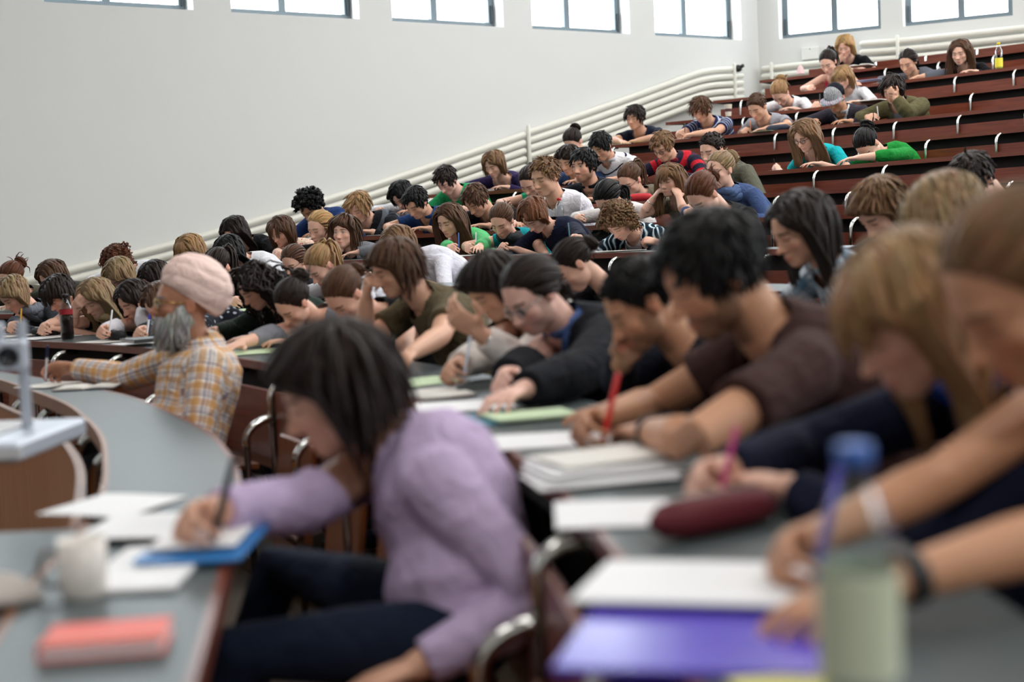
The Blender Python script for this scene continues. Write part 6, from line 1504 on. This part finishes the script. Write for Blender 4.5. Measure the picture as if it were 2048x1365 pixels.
for x, y in ((-1.9, P_[-1][1] - .08), (P_[-1][0] - .25, P_[-1][1] - .08), (-1.9, P_[0][1] + .06), (P_[0][0] - .10, P_[0][1] + .06)):
    m = MB(); tube(m, [A(x, y, 0), A(x, y, tz - .03)], .018, 8); obj('leg', m, M_BLACKM, tb, True)
def jacket():
    mb = MB(); c = on_plane(-95, 1215, Z1); n = 0
    for i in range(7):
        a = i * .9; q = c + A(-.10 + .05 * math.cos(a) - .02 * i * 0, .03 * math.sin(a * 1.7), .018 + .006 * i)
        tube(mb, [q + A(-.22, -.03 + .02 * i, -.01), q + A(-.05, .02 * math.sin(i), .012), q + A(.10, .01 * i - .02, 0.0), q + A(.155 - .01 * i, .03, -.008)], [(.018, .05), (.022, .062), (.020, .06), (.012, .04)], 12, ref=A(0, 0, 1) if False else A(0, 1, 0), round_caps=True)
    b = tag(obj('crumpled_jacket', mb, cloth('beige_jacket_cloth', srgb(176, 168, 162)), smooth=True), 'crumpled beige jacket dumped on the front desk left of the mug', 'jacket')
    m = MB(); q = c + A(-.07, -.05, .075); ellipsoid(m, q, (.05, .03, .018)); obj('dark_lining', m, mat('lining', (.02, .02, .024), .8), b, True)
jacket()
# ---- the rest of the folding seats
for i, a in enumerate(SEAT_A):
    if i == 3 or pol(8.3, a)[1] < 1.0: continue
    lab = {0: 'brown folding seat nearest the photographer behind the front desk', 1: 'brown folding seat with bright chrome arm at the lower edge', 2: 'brown folding seat just right of the lavender person\'s back', 4: 'brown folding seat just past the person in lavender', 5: 'brown folding seat half hidden by the lavender person\'s face',
           6: 'folded brown seat in the middle of the gap at the front desk', 7: 'folded brown seat with fully visible panel right of the turbaned man', 8: 'brown folding seat, lowered, under the man in the pink turban', 9: 'brown folding seat left of the turbaned man behind his sleeve', 10: 'brown folding seat behind the turbaned man\'s pen hand',
           11: 'brown folding seat under the cola bottle', 12: 'brown folding seat behind the projector column', 13: 'brown folding seat left of the projector column'}.get(i)
    seat(i, a, lab, i == 8)
# ------------------------------------------------------------------ light: overcast sky through the windows, added unseen ceiling lamps
wd = bpy.data.worlds.new('overcast_sky'); SC.world = wd; wd.use_nodes = True
bg = wd.node_tree.nodes["Background"]; bg.inputs[0].default_value = (.93, .97, 1.0, 1); bg.inputs[1].default_value = 10.5
M_LAMP = mat('added_lamp_diffuser', (1.0, .95, .86), .5, emit=3.0)
def added_lamp(x, y, ang, power, label):  # out-of-view lamp, added and placed to brighten the rows and foreground
    r = empty('added_ceiling_light', (x, y, CEIL - .1)); tag(r, label, 'lamp', 'added ceiling lamps')
    Mz = rotz(ang); m = MB(); box(m, (x, y, CEIL - .06), (1.9, .42, .12), Mz, bev=.01); obj('housing', m, mat('added_lamp_housing', (.8, .8, .78), .5), r)
    l = bpy.data.lights.new('lamp', 'AREA'); l.shape = 'RECTANGLE'; l.size = 1.8; l.size_y = .36; l.energy = power; l.color = (1, .985, .96)
    o = bpy.data.objects.new('added_lamp_light', l); COL.objects.link(o); o.location = (x, y, CEIL - .135); o.rotation_euler = (0, 0, ang)
for i, (x, y, pw) in enumerate(((2.4, -2.6, 190), (3.4, 1.0, 30), (4.6, 4.5, 90), (5.6, 8.5, 140), (6.4, 11.2, 110), (-2.8, .8, 70), (-.6, 4.4, 70), (1.6, 8.2, 120), (2.4, 12.4, 120))):
    added_lamp(x, y, .6, pw, 'unseen white ceiling lamp added to light the hall')
SC.view_settings.view_transform = 'Standard'; SC.view_settings.look = 'None'; SC.view_settings.gamma = 1.0; SC.view_settings.exposure = 0.0
try: SC.view_settings.use_curve_mapping = False
except Exception: pass
SC.cycles.max_bounces = 5; SC.cycles.diffuse_bounces = 4; SC.cycles.glossy_bounces = 3; SC.cycles.transparent_max_bounces = 8; SC.cycles.transmission_bounces = 4
SC.cycles.caustics_reflective = False; SC.cycles.caustics_refractive = False; SC.cycles.sample_clamp_indirect = 6.0
SC.cycles.use_adaptive_sampling = True; SC.cycles.adaptive_threshold = .02
